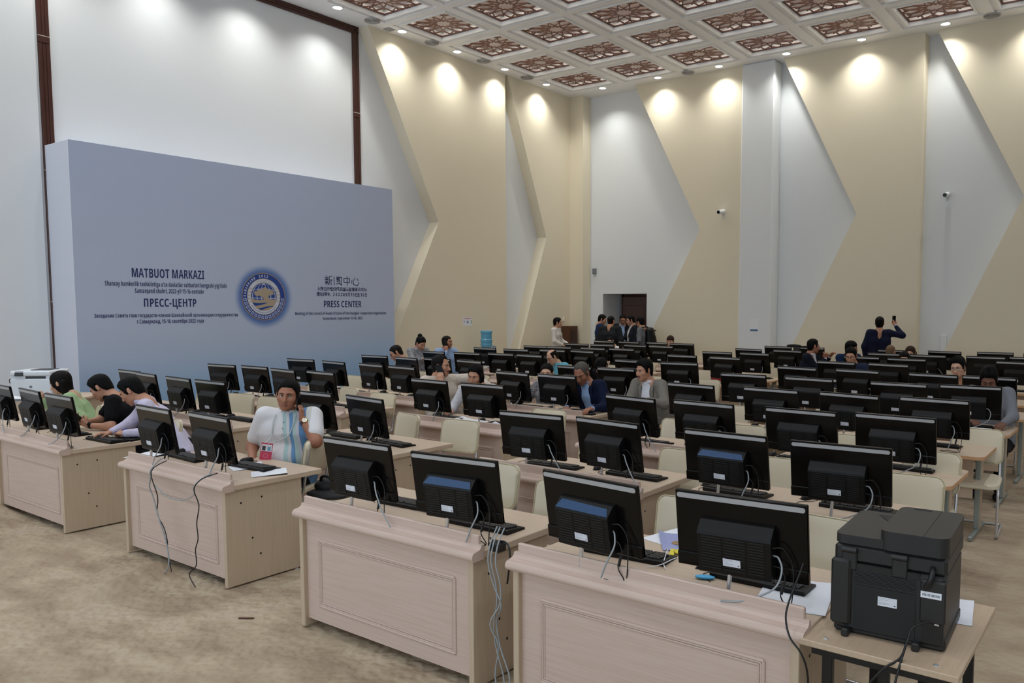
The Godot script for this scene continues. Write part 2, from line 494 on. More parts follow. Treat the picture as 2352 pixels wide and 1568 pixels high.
const CX0 := -11.9
const CZ0 := -16.12
const PX := 1.655
const PZ := 1.52
func ceiling():
	var g = Geo.new()
	g.box(Vector3(-14, CEIL + 0.42, -18.3), Vector3(5.3, CEIL + 0.55, 7.1))
	var x0 = CX0 - PX / 2; var z0 = CZ0 - PZ / 2
	var nx := 10; var nz := 14
	var x1 = x0 + nx * PX; var z1 = z0 + nz * PZ
	# flat border round the coffers
	for q in [[-14.0, x0, -18.3, 7.1], [x1, 5.3, -18.3, 7.1], [x0, x1, -18.3, z0], [x0, x1, z1, 7.1]]:
		g.quad(Vector3(q[0], CEIL, q[2]), Vector3(q[1], CEIL, q[2]), Vector3(q[1], CEIL, q[3]), Vector3(q[0], CEIL, q[3]))
	for j in nz:
		for i in nx:
			var cx = CX0 + i * PX; var cz = CZ0 + j * PZ
			# rings from the ribs up to the lattice: half sizes and heights
			var R = [[PX / 2, PZ / 2, 0.0], [0.735, 0.675, 0.0], [0.735, 0.675, 0.03], [0.665, 0.605, 0.03], [0.655, 0.595, 0.0], [0.615, 0.555, 0.0], [0.60, 0.545, 0.09], [0.60, 0.545, 0.20]]
			for k in R.size() - 1:
				var a = R[k]; var b = R[k + 1]
				for s in 4:
					var d0 = [[-1, -1], [1, -1], [1, 1], [-1, 1]][s]; var d1 = [[-1, -1], [1, -1], [1, 1], [-1, 1]][(s + 1) % 4]
					g.quad(Vector3(cx + a[0] * d0[0], CEIL + a[2], cz + a[1] * d0[1]), Vector3(cx + a[0] * d1[0], CEIL + a[2], cz + a[1] * d1[1]), Vector3(cx + b[0] * d1[0], CEIL + b[2], cz + b[1] * d1[1]), Vector3(cx + b[0] * d0[0], CEIL + b[2], cz + b[1] * d0[1]))
			g.quad(Vector3(cx - 0.6, CEIL + 0.2, cz - 0.545), Vector3(cx + 0.6, CEIL + 0.2, cz - 0.545), Vector3(cx + 0.6, CEIL + 0.2, cz + 0.545), Vector3(cx - 0.6, CEIL + 0.2, cz + 0.545))
	var ce = struct("ceiling", g, M.ceil)
	# carved lattice of a twelve-pointed star
	g = Geo.new()
	var segs = []
	var P = func(r, a): return Vector2(r * cos(deg_to_rad(a)), r * sin(deg_to_rad(a)))
	for k in 12:
		var a = k * 30.0
		segs.append([P.call(0.20, a), P.call(0.135, a + 15)]); segs.append([P.call(0.20, a + 30), P.call(0.135, a + 15)])
		segs.append([P.call(0.20, a), P.call(0.40, a + 15)]); segs.append([P.call(0.20, a), P.call(0.40, a - 15)])
		segs.append([P.call(0.40, a + 15), P.call(0.56, a)]); segs.append([P.call(0.40, a + 15), P.call(0.56, a + 30)])
		segs.append([P.call(0.56, a), P.call(0.86, a + 11)]); segs.append([P.call(0.56, a), P.call(0.86, a - 11)])
		segs.append([P.call(0.40, a + 15), P.call(0.48, a + 15)])
	var hx = 0.59; var hz = 0.54
	for s in segs:
		var a = s[0] * Vector2(1.12, 1.04); var b = s[1] * Vector2(1.12, 1.04)
		var r = Geometry2D.intersect_polyline_with_polygon(PackedVector2Array([a, b]), PackedVector2Array([Vector2(-hx, -hz), Vector2(hx, -hz), Vector2(hx, hz), Vector2(-hx, hz)]))
		for l in r:
			var p = l[0]; var q = l[1]
			var d = (q - p)
			if d.length() < 0.01: continue
			g.xf = Transform3D(Basis(Vector3(d.x, 0, d.y).normalized(), Vector3.UP, Vector3(-d.y, 0, d.x).normalized()), Vector3((p.x + q.x) / 2, 0, (p.y + q.y) / 2))
			g.box(Vector3(-d.length() / 2 - 0.012, 0, -0.013), Vector3(d.length() / 2 + 0.012, 0.018, 0.013))
	g.xf = Transform3D.IDENTITY
	for s in [-1, 1]:
		g.box(Vector3(s * hx - 0.025, 0, -hz - 0.02), Vector3(s * hx + 0.025, 0.022, hz + 0.02))
		g.box(Vector3(-hx, 0, s * hz - 0.025), Vector3(hx, 0.022, s * hz + 0.025))
	var lm = g.mesh()
	for j in 9:
		for i in 9:
			if i < j - 5 and j > 5: continue
			if (j == 0 and i > 8) or (j == 1 and i > 7) or (j == 2 and i > 6) or (j == 3 and i > 5) or (j == 4 and i > 3) or (j == 5 and i > 2) or (j > 5 and i > 1): continue
			var t = put("lattice_panel", lm, M.lattice, ce)
			t.position = Vector3(CX0 + i * PX, CEIL + 0.075, CZ0 + j * PZ)
			var al := AreaLight3D.new()
			al.name = "coffer_light"
			al.area_size = Vector2(1.1, 1.0); al.light_energy = 0.6; al.light_color = Color(1, 0.97, 0.9)
			al.shadow_enabled = true; al.area_range = 20.0
			al.rotation_degrees.x = -90; al.position = Vector3(0, 0.10, 0)
			t.add_child(al)
	# round air outlets and a smoke grille in the flat border
	for q in [[-12.73, -15.11], [-12.7, -13.56], [-12.73, -12.03], [-12.73, -10.48], [-9.3, -16.93], [-2.77, -16.91]]:
		g = Geo.new()
		for r in [[0.155, 0.13], [0.115, 0.095], [0.075, 0.055], [0.035, 0.0]]:
			g.lathe([Vector2(r[1], -0.006), Vector2((r[0] + r[1]) / 2 + 0.005, -0.022), Vector2(r[0], -0.004), Vector2(r[0], 0.02)], 24)
		g.lathe([Vector2(0.0, -0.001), Vector2(0.15, -0.001)], 24)
		var o = put("air_outlet", g, M.outlet if M.has("outlet") else M.bar, null, Vector3(q[0], CEIL, q[1]))
		var where = "left wall, near %s" % {-15.11: "the back corner", -13.56: "the third downlight", -12.03: "the fourth downlight", -10.48: "the timber trim"}[q[1]] if q[0] < -12 else "back wall, %s the white pilaster" % ("left of" if q[0] < -8 else "far right of")
		tag(o, "round grey ringed air outlet in ceiling along " + where, "air outlet", "round air outlets in the ceiling border")
	g = Geo.new()
	g.box(Vector3(-0.09, -0.012, -0.09), Vector3(0.09, 0.0, 0.09), 0.004)
	for k in 5: g.box(Vector3(-0.07, -0.02, -0.072 + k * 0.032), Vector3(0.07, -0.01, -0.058 + k * 0.032))
	tag(put("ceiling_grille", g, M.bar, null, Vector3(-12.95 + 0.1, CEIL, -10.99)), "small square slatted grille in the ceiling above the timber trim", "grille")

const ORD := ["zero", "first", "second", "third", "fourth", "fifth", "sixth", "seventh", "eighth", "ninth", "tenth"]
# workstations: [row from the front, column of desks (0 right ... 4 left), x, z of the monitor's top edge, turn in degrees]
const WS := [
	[1, 0, -1.391, -3.008, -4.6], [1, 0, -2.13, -2.949, 5.2], [1, 1, -3.022, -2.958, -6.0], [1, 1, -3.83, -2.963, -1.7],
	[1, 2, -5.614, -3.055, 2.9], [1, 2, -6.38, -3.035, 2.8], [1, 3, -7.903, -2.964, 1.4], [1, 3, -8.614, -2.994, 4.5], [1, 4, -9.37, -3.01, 2],
	[2, 0, -1.459, -4.518, -3.9], [2, 0, -2.198, -4.523, 1], [2, 1, -3.114, -4.534, 6.8], [2, 1, -3.784, -4.506, -3.5],
	[2, 2, -5.618, -4.446, 7], [2, 2, -6.36, -4.441, -2], [2, 3, -8.148, -4.471, -0.3], [2, 3, -8.79, -4.463, 3.7], [2, 4, -9.62, -4.518, 6], [2, 4, -10.2, -4.6, 2],
	[3, 0, -1.53, -5.979, 1], [3, 0, -2.22, -5.894, 1.5], [3, 1, -3.061, -5.882, 3.5], [3, 1, -3.775, -5.86, 9],
	[3, 2, -5.595, -5.904, -1.5], [3, 2, -6.389, -5.918, 2.6], [3, 3, -8.233, -5.882, 3.7], [3, 3, -8.903, -5.819, 5.3], [3, 4, -9.619, -5.88, -0.7], [3, 4, -10.263, -5.8, -5],
	[4, 0, -1.54, -7.3, 1.5], [4, 0, -2.271, -7.248, 8], [4, 1, -3.039, -7.258, 3.3], [4, 1, -3.888, -7.191, 7],
	[4, 2, -5.65, -7.204, 2.7], [4, 2, -6.332, -7.202, 7], [4, 3, -8.084, -7.014, 5.6], [4, 3, -8.754, -7.059, 6.6], [4, 4, -9.562, -7.054, 5.6], [4, 4, -10.366, -7.075, -5],
	[5, 0, -1.496, -8.737, -5], [5, 0, -2.171, -8.596, 0], [5, 1, -3.156, -8.62, 5], [5, 1, -3.961, -8.632, 0],
	[5, 2, -5.666, -8.466, 0], [5, 2, -6.3, -8.42, 2], [5, 3, -8.19, -8.379, 8], [5, 3, -8.88, -8.4, 2], [5, 4, -9.418, -8.268, 8], [5, 4, -10.196, -8.297, -4],
	[6, 0, -1.518, -10.001, 5], [6, 0, -2.132, -10.007, 8], [6, 1, -3.054, -10.075, 8], [6, 1, -3.851, -10.067, 9],
	[6, 2, -5.523, -9.875, -5], [6, 2, -6.33, -9.86, 2], [6, 3, -8.362, -9.945, 4], [6, 3, -8.995, -9.956, 0], [6, 4, -9.593, -9.765, -4], [6, 4, -10.302, -9.67, 4],
	[7, 1, -3.027, -11.421, 8], [7, 1, -3.77, -11.416, 6], [7, 2, -5.528, -11.357, 8], [7, 2, -6.324, -11.398, 6],
	[7, 3, -8.376, -11.428, 8], [7, 3, -8.981, -11.339, -2], [7, 4, -9.651, -11.099, -3], [7, 4, -10.445, -11.113, 1],
	[8, 0, -1.6, -13.0, 2], [8, 1, -3.115, -12.781, -2], [8, 1, -3.83, -12.85, 2], [8, 2, -5.607, -12.665, 7], [8, 2, -6.285, -12.598, 2],
	[8, 3, -8.211, -12.462, 2], [8, 3, -8.799, -12.355, 1], [8, 4, -9.573, -12.301, -5], [8, 4, -10.15, -12.264, -3],
	[9, 0, -1.6, -14.3, 2], [9, 0, -2.198, -14.096, -2], [9, 1, -3.06, -13.95, 2], [9, 1, -3.78, -14.0, 2], [9, 2, -5.48, -13.854, 7], [9, 2, -6.264, -13.87, 9],
	[9, 3, -8.146, -13.807, 2], [9, 3, -8.747, -13.786, 6], [9, 4, -9.426, -13.576, -4], [9, 4, -10.079, -13.561, -5],
	[10, 0, -1.53, -15.5, 2], [10, 0, -2.265, -15.502, -8], [10, 1, -3.075, -15.316, 7], [10, 1, -3.93, -15.16, 2], [10, 2, -5.53, -15.16, 2], [10, 2, -6.2, -15.16, 2],
	[10, 3, -8.329, -15.004, -3], [10, 3, -9.024, -15.126, 7], [10, 4, -9.699, -15.024, 4], [10, 4, -10.37, -15.0, 2],
]
const COLX := [-1.84, -3.54, -5.99, -8.44, -9.97]
const COLN := ["at the right end", "second from the right", "in the middle", "second from the left", "at the left end"]

func column_x(row: int, col: int) -> float:
	if row == 1: return [-1.81, -3.54, -5.996, -8.44, -9.98][col]
	return COLX[col]
func desk_z(row: int, col: int) -> float:
	var s := 0.0; var k := 0
	for w in WS:
		if w[0] == row and w[1] == col: s += w[3]; k += 1
	if k == 0: return -11.45
	return s / k

# panelled desk; its origin is on the floor below the monitors' top edges
func make_desk() -> Node3D:
	var t = thing("panelled_desk", "x", "desk")
	var g = Geo.new()
	g.box(Vector3(-0.757, 0.70, -0.72), Vector3(0.757, DESK, 0.02), 0.004)
	put("desk_top", g, M.wood, t)
	# bullnose shelf and upstand along the front
	g = Geo.new()
	var prof := PackedVector2Array()
	for k in 9:
		var a = -PI / 2 + PI * k / 8.0
		prof.append(Vector2(0.065 + 0.024 * cos(a), 0.7215 + 0.0245 * sin(a)))
	prof.append(Vector2(0.035, 0.752)); prof.append(Vector2(0.022, 0.762)); prof.append(Vector2(0.020, 0.775)); prof.append(Vector2(0.0, 0.775)); prof.append(Vector2(0.0, 0.697))
	g.xf = Transform3D(Basis(Vector3(0, 0, 1), Vector3(0, 1, 0), Vector3(-1, 0, 0)), Vector3.ZERO)
	g.prism(prof, -0.762, 0.762)
	put("front_nosing", g, M.front, t)
	g = Geo.new()
	g.box(Vector3(-0.74, 0.742, -0.004), Vector3(0.74, 0.822, 0.018), 0.005)
	put("upstand", g, M.front, t)
	for s in [-1, 1]:
		g = Geo.new()
		g.box(Vector3(s * 0.72 - 0.018, 0.012, -0.55), Vector3(s * 0.72 + 0.018, 0.70, 0.058), 0.003)
		for q in [[0.10, 0.60], [0.18, 0.61], [-0.1, 0.33], [-0.12, 0.28], [0.0, 0.16]]:
			g.xf = Transform3D(Basis(Vector3.BACK, -PI / 2 * s), Vector3(s * 0.7382, q[1], q[0] - 0.22))
			g.xf = Transform3D.IDENTITY
		put("side_panel", g, M.woodv, t)
		var p = t.get_child(t.get_child_count() - 1)
		g = Geo.new()
		for q in [[-0.06, 0.60], [-0.22, 0.615], [-0.14, 0.33], [-0.2, 0.20]]:
			g.box(Vector3(s * 0.738 - 0.001, q[1] - 0.006, q[0] - 0.006), Vector3(s * 0.738 + 0.0012, q[1] + 0.006, q[0] + 0.006), 0.0)
		put("screw_hole", g, M.matte, p)
		g = Geo.new()
		for z in [-0.5, 0.0]: g.lathe([Vector2(0.016, 0.0), Vector2(0.012, 0.013)], 10)
		put("foot", g, M.paper, p, Vector3(s * 0.72, 0, -0.5))
	g = Geo.new()
	g.box(Vector3(-0.702, 0.06, 0.012), Vector3(0.702, 0.70, 0.03), 0.0)
	put("front_panel", g, M.front, t)
	# reeded moulding in a rectangle on the front panel
	var fp = t.get_child(t.get_child_count() - 1)
	var W = 0.585; var y0 = 0.155; var y1 = 0.575
	for k in 4:
		g = Geo.new()
		for q in 3:
			var o = 0.004 + q * 0.011
			var a; var b
			if k == 0: a = Vector3(-W + o, y1 - o, 0.031); b = Vector3(W - o, y1 - o, 0.031)
			elif k == 1: a = Vector3(-W + o, y0 + o, 0.031); b = Vector3(W - o, y0 + o, 0.031)
			elif k == 2: a = Vector3(-W + o, y0 + o, 0.031); b = Vector3(-W + o, y1 - o, 0.031)
			else: a = Vector3(W - o, y0 + o, 0.031); b = Vector3(W - o, y1 - o, 0.031)
			g.tube([a, b], [0.0085, 0.0055, 0.0045][q], 8, true)
		put("moulding", g, M.front, fp)
	return t

# table with grey steel T-legs and a beech edge
func make_table() -> Node3D:
	var t = thing("office_table", "x", "table")
	var g = Geo.new()
	var top := PackedVector2Array()
	for p in rrect(1.46, 0.72, 0.07, 5): top.append(p)
	g.xf = Transform3D(Basis(Vector3.RIGHT, -PI / 2), Vector3(0, DESK, -0.34))
	g.prism(top, -0.003, 0.0)
	g.xf = Transform3D.IDENTITY
	put("table_top", g, M.wood, t)
	g = Geo.new()
	g.xf = Transform3D(Basis(Vector3.RIGHT, -PI / 2), Vector3(0, DESK, -0.34))
	g.prism(rrect(1.464, 0.724, 0.072, 5), -0.028, -0.002)
	put("edge_band", g, M.beech, t)
	for s in [-1, 1]:
		g = Geo.new()
		g.box(Vector3(s * 0.64 - 0.022, 0.045, -0.40), Vector3(s * 0.64 + 0.022, 0.685, -0.28), 0.006)
		g.box(Vector3(s * 0.64 - 0.018, 0.0, -0.62), Vector3(s * 0.64 + 0.018, 0.045, 0.0), 0.01)
		put("leg", g, M.grey_leg, t)
		var l = t.get_child(t.get_child_count() - 1)
		g = Geo.new(); g.box(Vector3(s * 0.64 - 0.024, 0.685, -0.41), Vector3(s * 0.64 + 0.024, 0.712, -0.27))
		put("bracket", g, M.matte, l)
		g = Geo.new(); g.box(Vector3(s * 0.664 - 0.004, 0.05, -0.385), Vector3(s * 0.664 + 0.004, 0.68, -0.295), 0.002)
		put("leg_cover", g, M.woodv, l)
	g = Geo.new()
	g.box(Vector3(-0.615, 0.33, -0.22), Vector3(0.615, 0.70, -0.204))
	put("modesty_panel", g, M.woodv, t)
	return t

func panel_xf() -> Transform3D:
	var t = deg_to_rad(9.0)
	var up = Vector3(0, cos(t), sin(t))
	var out = Vector3(0, -sin(t), cos(t))
	return Transform3D(Basis(Vector3.RIGHT, up, out), Vector3(0, 0.465, 0))

# all-in-one computer seen from behind; origin on the desk below its top edge. cables 0: none, 1: to the left, 2: to the right, 3: straight down
func make_monitor(near: bool, cables: int, film := false) -> Node3D:
	var t = thing("monitor", "x", "monitor")
	t.set_meta("base", "monitor")
	var P = panel_xf()
	var g = Geo.new(); g.xf = P
	g.box(Vector3(-0.2925, -0.345, -0.020), Vector3(0.2925, 0, 0), 0.004)
	g.box(Vector3(-0.2925, -0.347, -0.020), Vector3(0.2925, -0.284, 0.009), 0.004)
	put("panel", g, M.black, t)
	g = Geo.new(); g.xf = P
	g.box(Vector3(-0.283, -0.325, -0.0215), Vector3(0.283, -0.008, -0.0195))
	put("screen", g, M.black, t)
	g = Geo.new(); g.xf = Transform3D(P.basis, P * Vector3(0, -0.0215, 0))
	g.prism(rrect(0.565, 0.0215, 0.0105, 4 if near else 2), 0.0, 0.0035)
	put("top_bar", g, M.bar, t)
	# computer housing with its vents
	g = Geo.new()
	g.xf = P * Transform3D(Basis(Vector3(0, 0, 1), Vector3(0, 1, 0), Vector3(-1, 0, 0)), Vector3.ZERO)
	var prof := PackedVector2Array([Vector2(0, -0.338), Vector2(0.054, -0.338), Vector2(0.062, -0.330), Vector2(0.064, -0.160), Vector2(0.060, -0.148), Vector2(0.016, -0.112), Vector2(0, -0.108)])
	g.prism(prof, -0.155, 0.170)
	put("housing", g, M.matte, t)
	var hs = t.get_child(t.get_child_count() - 1)
	if film:
		g = Geo.new(); g.xf = P
		g.quad(Vector3(-0.168, -0.1475, 0.0612), Vector3(0.15, -0.1475, 0.0612), Vector3(0.13, -0.122, 0.0307), Vector3(-0.15, -0.118, 0.0255))
		put("protective_film", g, M.blue_film, hs)
		hs.get_child(hs.get_child_count() - 1).set_meta("label", "blue protective film left on the top")
	if near:
		g = Geo.new(); g.xf = P
		for r in 12:
			for q in [[-0.15, -0.062], [-0.05, 0.045], [0.058, 0.125]]:
				if r in [8, 9] and q[0] == -0.05: continue
				g.box(Vector3(q[0], -0.172 - r * 0.0125, 0.0625), Vector3(q[1], -0.166 - r * 0.0125, 0.0655))
		put("vent_grille", g, M.slat, hs)
	g = Geo.new(); g.xf = P
	var lz = 0.0667
	g.box(Vector3(-0.055, -0.289, 0.05), Vector3(0.022, -0.256, lz - 0.0002))
	g.quad_uv(Vector3(-0.055, -0.289, lz), Vector3(0.022, -0.289, lz), Vector3(0.022, -0.256, lz), Vector3(-0.055, -0.256, lz))
	put("label", g, M.label, hs)
	hs.get_child(hs.get_child_count() - 1).set_meta("label", "white printed sticker")
	# chrome kick leg
	g = Geo.new()
	var a = P * Vector3(-0.03, -0.325, 0.052)
	g.tube([a, Vector3(-0.04, 0.004, 0.005)], 0.0095, 10 if near else 6)
	put("leg", g, M.chrome, t)
	if near:
		g = Geo.new(); g.xf = P
		g.tube([Vector3(-0.055, -0.322, 0.05), Vector3(0.0, -0.322, 0.05)], 0.007, 8)
		put("hinge", g, M.chrome, t.get_node("leg"))
		g = Geo.new(); g.xf = P
		for q in [[-0.195, 0.03, 0.012], [-0.215, 0.03, 0.012], [-0.262, 0.03, 0.016], [-0.285, 0.03, 0.012]]:
			g.box(Vector3(0.152, q[0], q[1] - 0.008), Vector3(0.1535, q[0] + q[2], q[1] + 0.008))
		g.xf = P
		put("socket", g, M.bar if false else M.key, hs)
		g = Geo.new(); g.xf = P
		for q in [-0.172, -0.182]: g.box(Vector3(0.152, q - 0.002, 0.026), Vector3(0.1545, q + 0.002, 0.031))
		put("status_light", g, M.joint, hs)
		g = Geo.new(); g.xf = P
		g.box(Vector3(0.152, -0.2135, 0.022), Vector3(0.1545, -0.2095, 0.026))
		put("port_light", g, M.led2 if cables == 1 else M.led, hs)
	# cables from the ports on the side
	if cables > 0:
		var port = P * Vector3(0.155, -0.225, 0.03)
		var pts
		if cables == 1: pts = [port, port + Vector3(0.025, -0.005, 0.01), port + Vector3(0.045, -0.05, 0.03), port + Vector3(0.02, -0.12, 0.06), port + Vector3(-0.10, -0.185, 0.075), port + Vector3(-0.20, -0.205, 0.075)]
		elif cables == 2: pts = [port, port + Vector3(0.03, 0.0, 0.02), port + Vector3(0.075, -0.045, 0.05), port + Vector3(0.15, -0.13, 0.075), port + Vector3(0.235, -0.21, 0.09)]
		else: pts = [port, port + Vector3(0.02, -0.01, 0.015), port + Vector3(0.03, -0.06, 0.03), port + Vector3(0.01, -0.13, 0.06), port + Vector3(-0.01, -0.20, 0.075)]
		g = Geo.new(); g.tube(curve(pts, 5 if near else 3), 0.0042, 6 if near else 5)
		put("network_cable", g, M.grey_cable, t)
		if near:
			g = Geo.new()
			var p2 = P * Vector3(0.155, -0.19, 0.035)
			g.tube(curve([p2, p2 + Vector3(0.04, 0.0, -0.01), p2 + Vector3(0.075, -0.06, -0.02), p2 + Vector3(0.085, -0.16, -0.01), p2 + Vector3(0.07, -0.262, -0.02)], 5), 0.0028, 6)
			p2 = P * Vector3(0.155, -0.27, 0.035)
			g.tube(curve([p2, p2 + Vector3(0.03, -0.005, 0), p2 + Vector3(0.05, -0.05, 0.0), p2 + Vector3(0.035, -0.115, 0.01), p2 + Vector3(0.06, -0.178, 0.0), p2 + Vector3(-0.04, -0.181, 0.02), p2 + Vector3(-0.09, -0.181, -0.02), p2 + Vector3(-0.02, -0.181, -0.05), p2 + Vector3(0.05, -0.181, -0.01)], 5), 0.0028, 6)
			g.tube([p2 + Vector3(0.045, -0.062, 0.002), p2 + Vector3(0.037, -0.108, 0.008)], 0.007, 8)
			put("power_cable", g, M.cable, t)
	return t

func make_keyboard() -> Node3D:
	var t = thing("keyboard", "x", "keyboard")
	t.set_meta("base", "keyboard")
	var g = Geo.new()
	g.xf = Transform3D(Basis(Vector3(0, 0, 1), Vector3(0, 1, 0), Vector3(-1, 0, 0)), Vector3.ZERO)
	g.prism(PackedVector2Array([Vector2(-0.075, 0.0), Vector2(0.078, 0.0), Vector2(0.080, 0.022), Vector2(0.070, 0.027), Vector2(-0.075, 0.012)]), -0.228, 0.228)
	put("body", g, M.matte, t)
	g = Geo.new()
	var rng := RandomNumberGenerator.new(); rng.seed = 2
	for r in 6:
		var z = 0.058 - r * 0.0215 - (0.006 if r > 0 else 0.0)
		var y = 0.012 + (z + 0.075) / 0.145 * 0.0155
		var x = -0.219
		var blocks = [15, 4, 4]
		for b in 3:
			for k in ([15, 3, 4][b]):
				var w = 0.0185
				if r == 5 and b == 0:
					if k > 6: continue
					w = 0.106 if k == 3 else 0.0255
				if r == 0 and b == 0 and k in [1, 6, 11]:
					x += 0.0185; continue
				if x + w > 0.223: continue
				g.box(Vector3(x + 0.001, y - 0.002, z - 0.009), Vector3(x + w - 0.0015, y + 0.008, z + 0.009), 0.0015)
				x += w
			x += 0.006
	var ks = put("keys", g, M.key, t)
	ks.set_meta("kind", "stuff")
	return t

func make_mouse() -> Node3D:
	var t = thing("mouse", "x", "mouse")
	t.set_meta("base", "mouse")
	var g = Geo.new()
	var n = 14; var m = 6
	for j in m:
		for i in n:
			var q = []
			for k in [[i, j], [i + 1, j], [i + 1, j + 1], [i, j + 1]]:
				var a = TAU * k[0] / n; var e = float(k[1]) / m
				var rr = sqrt(1.0 - e * e) if k[1] < m else 0.0
				rr = pow(rr, 0.7)
				q.append(Vector3(0.031 * sin(a) * rr, 0.004 + 0.034 * e * (1.0 - 0.15 * cos(a) * rr), 0.056 * cos(a) * rr))
			g.quad(q[0], q[1], q[2], q[3])
	g.box(Vector3(-0.028, 0.0, -0.05), Vector3(0.028, 0.005, 0.05), 0.002)
	put("shell", g, M.matte, t)
	g = Geo.new(); g.tube([Vector3(-0.004, 0.032, -0.028), Vector3(0.004, 0.032, -0.028)], 0.008, 10)
	put("scroll_wheel", g, M.bar, t)
	g = Geo.new()
	g.tube(curve([Vector3(0, 0.008, -0.054), Vector3(0.01, 0.003, -0.075), Vector3(0.05, 0.003, -0.06), Vector3(0.07, 0.003, 0.03), Vector3(0.03, 0.003, 0.12), Vector3(0.09, 0.003, 0.2)], 5), 0.002, 5)
	put("cable", g, M.cable, t)
	return t

# visitor's chair: padded seat and back on a bent chrome tube; the sitter looks to +z
func make_chair() -> Node3D:
	var t = thing("chair", "x", "chair")
	t.set_meta("base", "chair")
	var tilt = deg_to_rad(10.0)
	var g = Geo.new()
	var poly = rrect(0.44, 0.31, 0.055, 5)
	# padded back: two curved skins joined by a rim
	g.xf = Transform3D(Basis(Vector3.RIGHT, -tilt), Vector3(0, 0.735, -0.20))
	cushion(g, poly, 0.018, 0.014)
	put("backrest", g, M.leather, t)
	var br = t.get_child(0)
	g = Geo.new(); g.xf = Transform3D(Basis(Vector3.RIGHT, -tilt), Vector3(0, 0.735, -0.20))
	var rim = []
	for p in poly: rim.append(Vector3(p.x, p.y, 0.017))
	rim.append(rim[0])
	g.tube(rim, 0.0035, 5, false)
	put("piping", g, M.piping, br)
	g = Geo.new()
	g.xf = Transform3D(Basis(Vector3.RIGHT, -PI / 2 + 0.06), Vector3(0, 0.455, 0.035))
	cushion(g, rrect(0.45, 0.43, 0.09, 5), 0.022, 0.022)
	put("seat", g, M.leather, t)
	for s in [-1, 1]:
		g = Geo.new()
		var pts = curve([Vector3(s * 0.19, 0.84, -0.235), Vector3(s * 0.195, 0.62, -0.20), Vector3(s * 0.20, 0.46, -0.17), Vector3(s * 0.205, 0.43, -0.13), Vector3(s * 0.21, 0.425, 0.0), Vector3(s * 0.215, 0.425, 0.18), Vector3(s * 0.22, 0.40, 0.235), Vector3(s * 0.22, 0.36, 0.25), Vector3(s * 0.22, 0.06, 0.255), Vector3(s * 0.22, 0.02, 0.24), Vector3(s * 0.22, 0.013, 0.2), Vector3(s * 0.22, 0.013, -0.2), Vector3(s * 0.20, 0.013, -0.235), Vector3(s * 0.16, 0.013, -0.245), Vector3(0, 0.013, -0.245)], 4)
		g.tube(pts, 0.0125, 8)
		put("frame", g, M.chrome, t)
	return t

func cushion(g: Geo, poly: PackedVector2Array, half: float, puff: float):
	var ctr = Vector2.ZERO
	var rings = [1.0, 0.97, 0.9, 0.7, 0.4]
	var hgt = [half * 0.55, half * 0.9, half + puff * 0.25, half + puff * 0.7, half + puff]
	for sgn in [1.0, -1.0]:
		for r in rings.size():
			var m = poly.size()
			for i in m:
				var a = poly[i]; var b = poly[(i + 1) % m]
				if r < rings.size() - 1:
					var p = [Vector3(a.x * rings[r], a.y * rings[r], sgn * hgt[r]), Vector3(b.x * rings[r], b.y * rings[r], sgn * hgt[r]), Vector3(b.x * rings[r + 1], b.y * rings[r + 1], sgn * hgt[r + 1]), Vector3(a.x * rings[r + 1], a.y * rings[r + 1], sgn * hgt[r + 1])]
					var n0 = Vector3(0, 0, sgn).lerp(Vector3(a.x, a.y, 0).normalized(), [0.8, 0.5, 0.12, 0.05, 0][r]).normalized()
					var n1 = Vector3(0, 0, sgn).lerp(Vector3(a.x, a.y, 0).normalized(), [0.5, 0.12, 0.05, 0, 0][r]).normalized()
					if sgn > 0:
						g.tri3(p[0], p[1], p[2], n0, n0, n1); g.tri3(p[0], p[2], p[3], n0, n1, n1)
					else:
						g.tri3(p[0], p[2], p[1], n0, n1, n0); g.tri3(p[0], p[3], p[2], n0, n1, n1)
				else:
					var z = Vector3(0, 0, sgn)
					var p = [Vector3(a.x * rings[r], a.y * rings[r], sgn * hgt[r]), Vector3(b.x * rings[r], b.y * rings[r], sgn * hgt[r]), Vector3(0, 0, sgn * hgt[r])]
					if sgn > 0: g.tri3(p[0], p[1], p[2], z, z, z)
					else: g.tri3(p[0], p[2], p[1], z, z, z)
	for i in poly.size():
		var a = poly[i]; var b = poly[(i + 1) % poly.size()]
		g.quad(Vector3(a.x, a.y, -hgt[0]), Vector3(b.x, b.y, -hgt[0]), Vector3(b.x, b.y, hgt[0]), Vector3(a.x, a.y, hgt[0]))

# row and column of desks that are plain tables
func is_table(row: int, col: int) -> bool:
	return (col == 0 and row > 1) or (col == 1 and row > 3) or (col == 2 and row > 5)

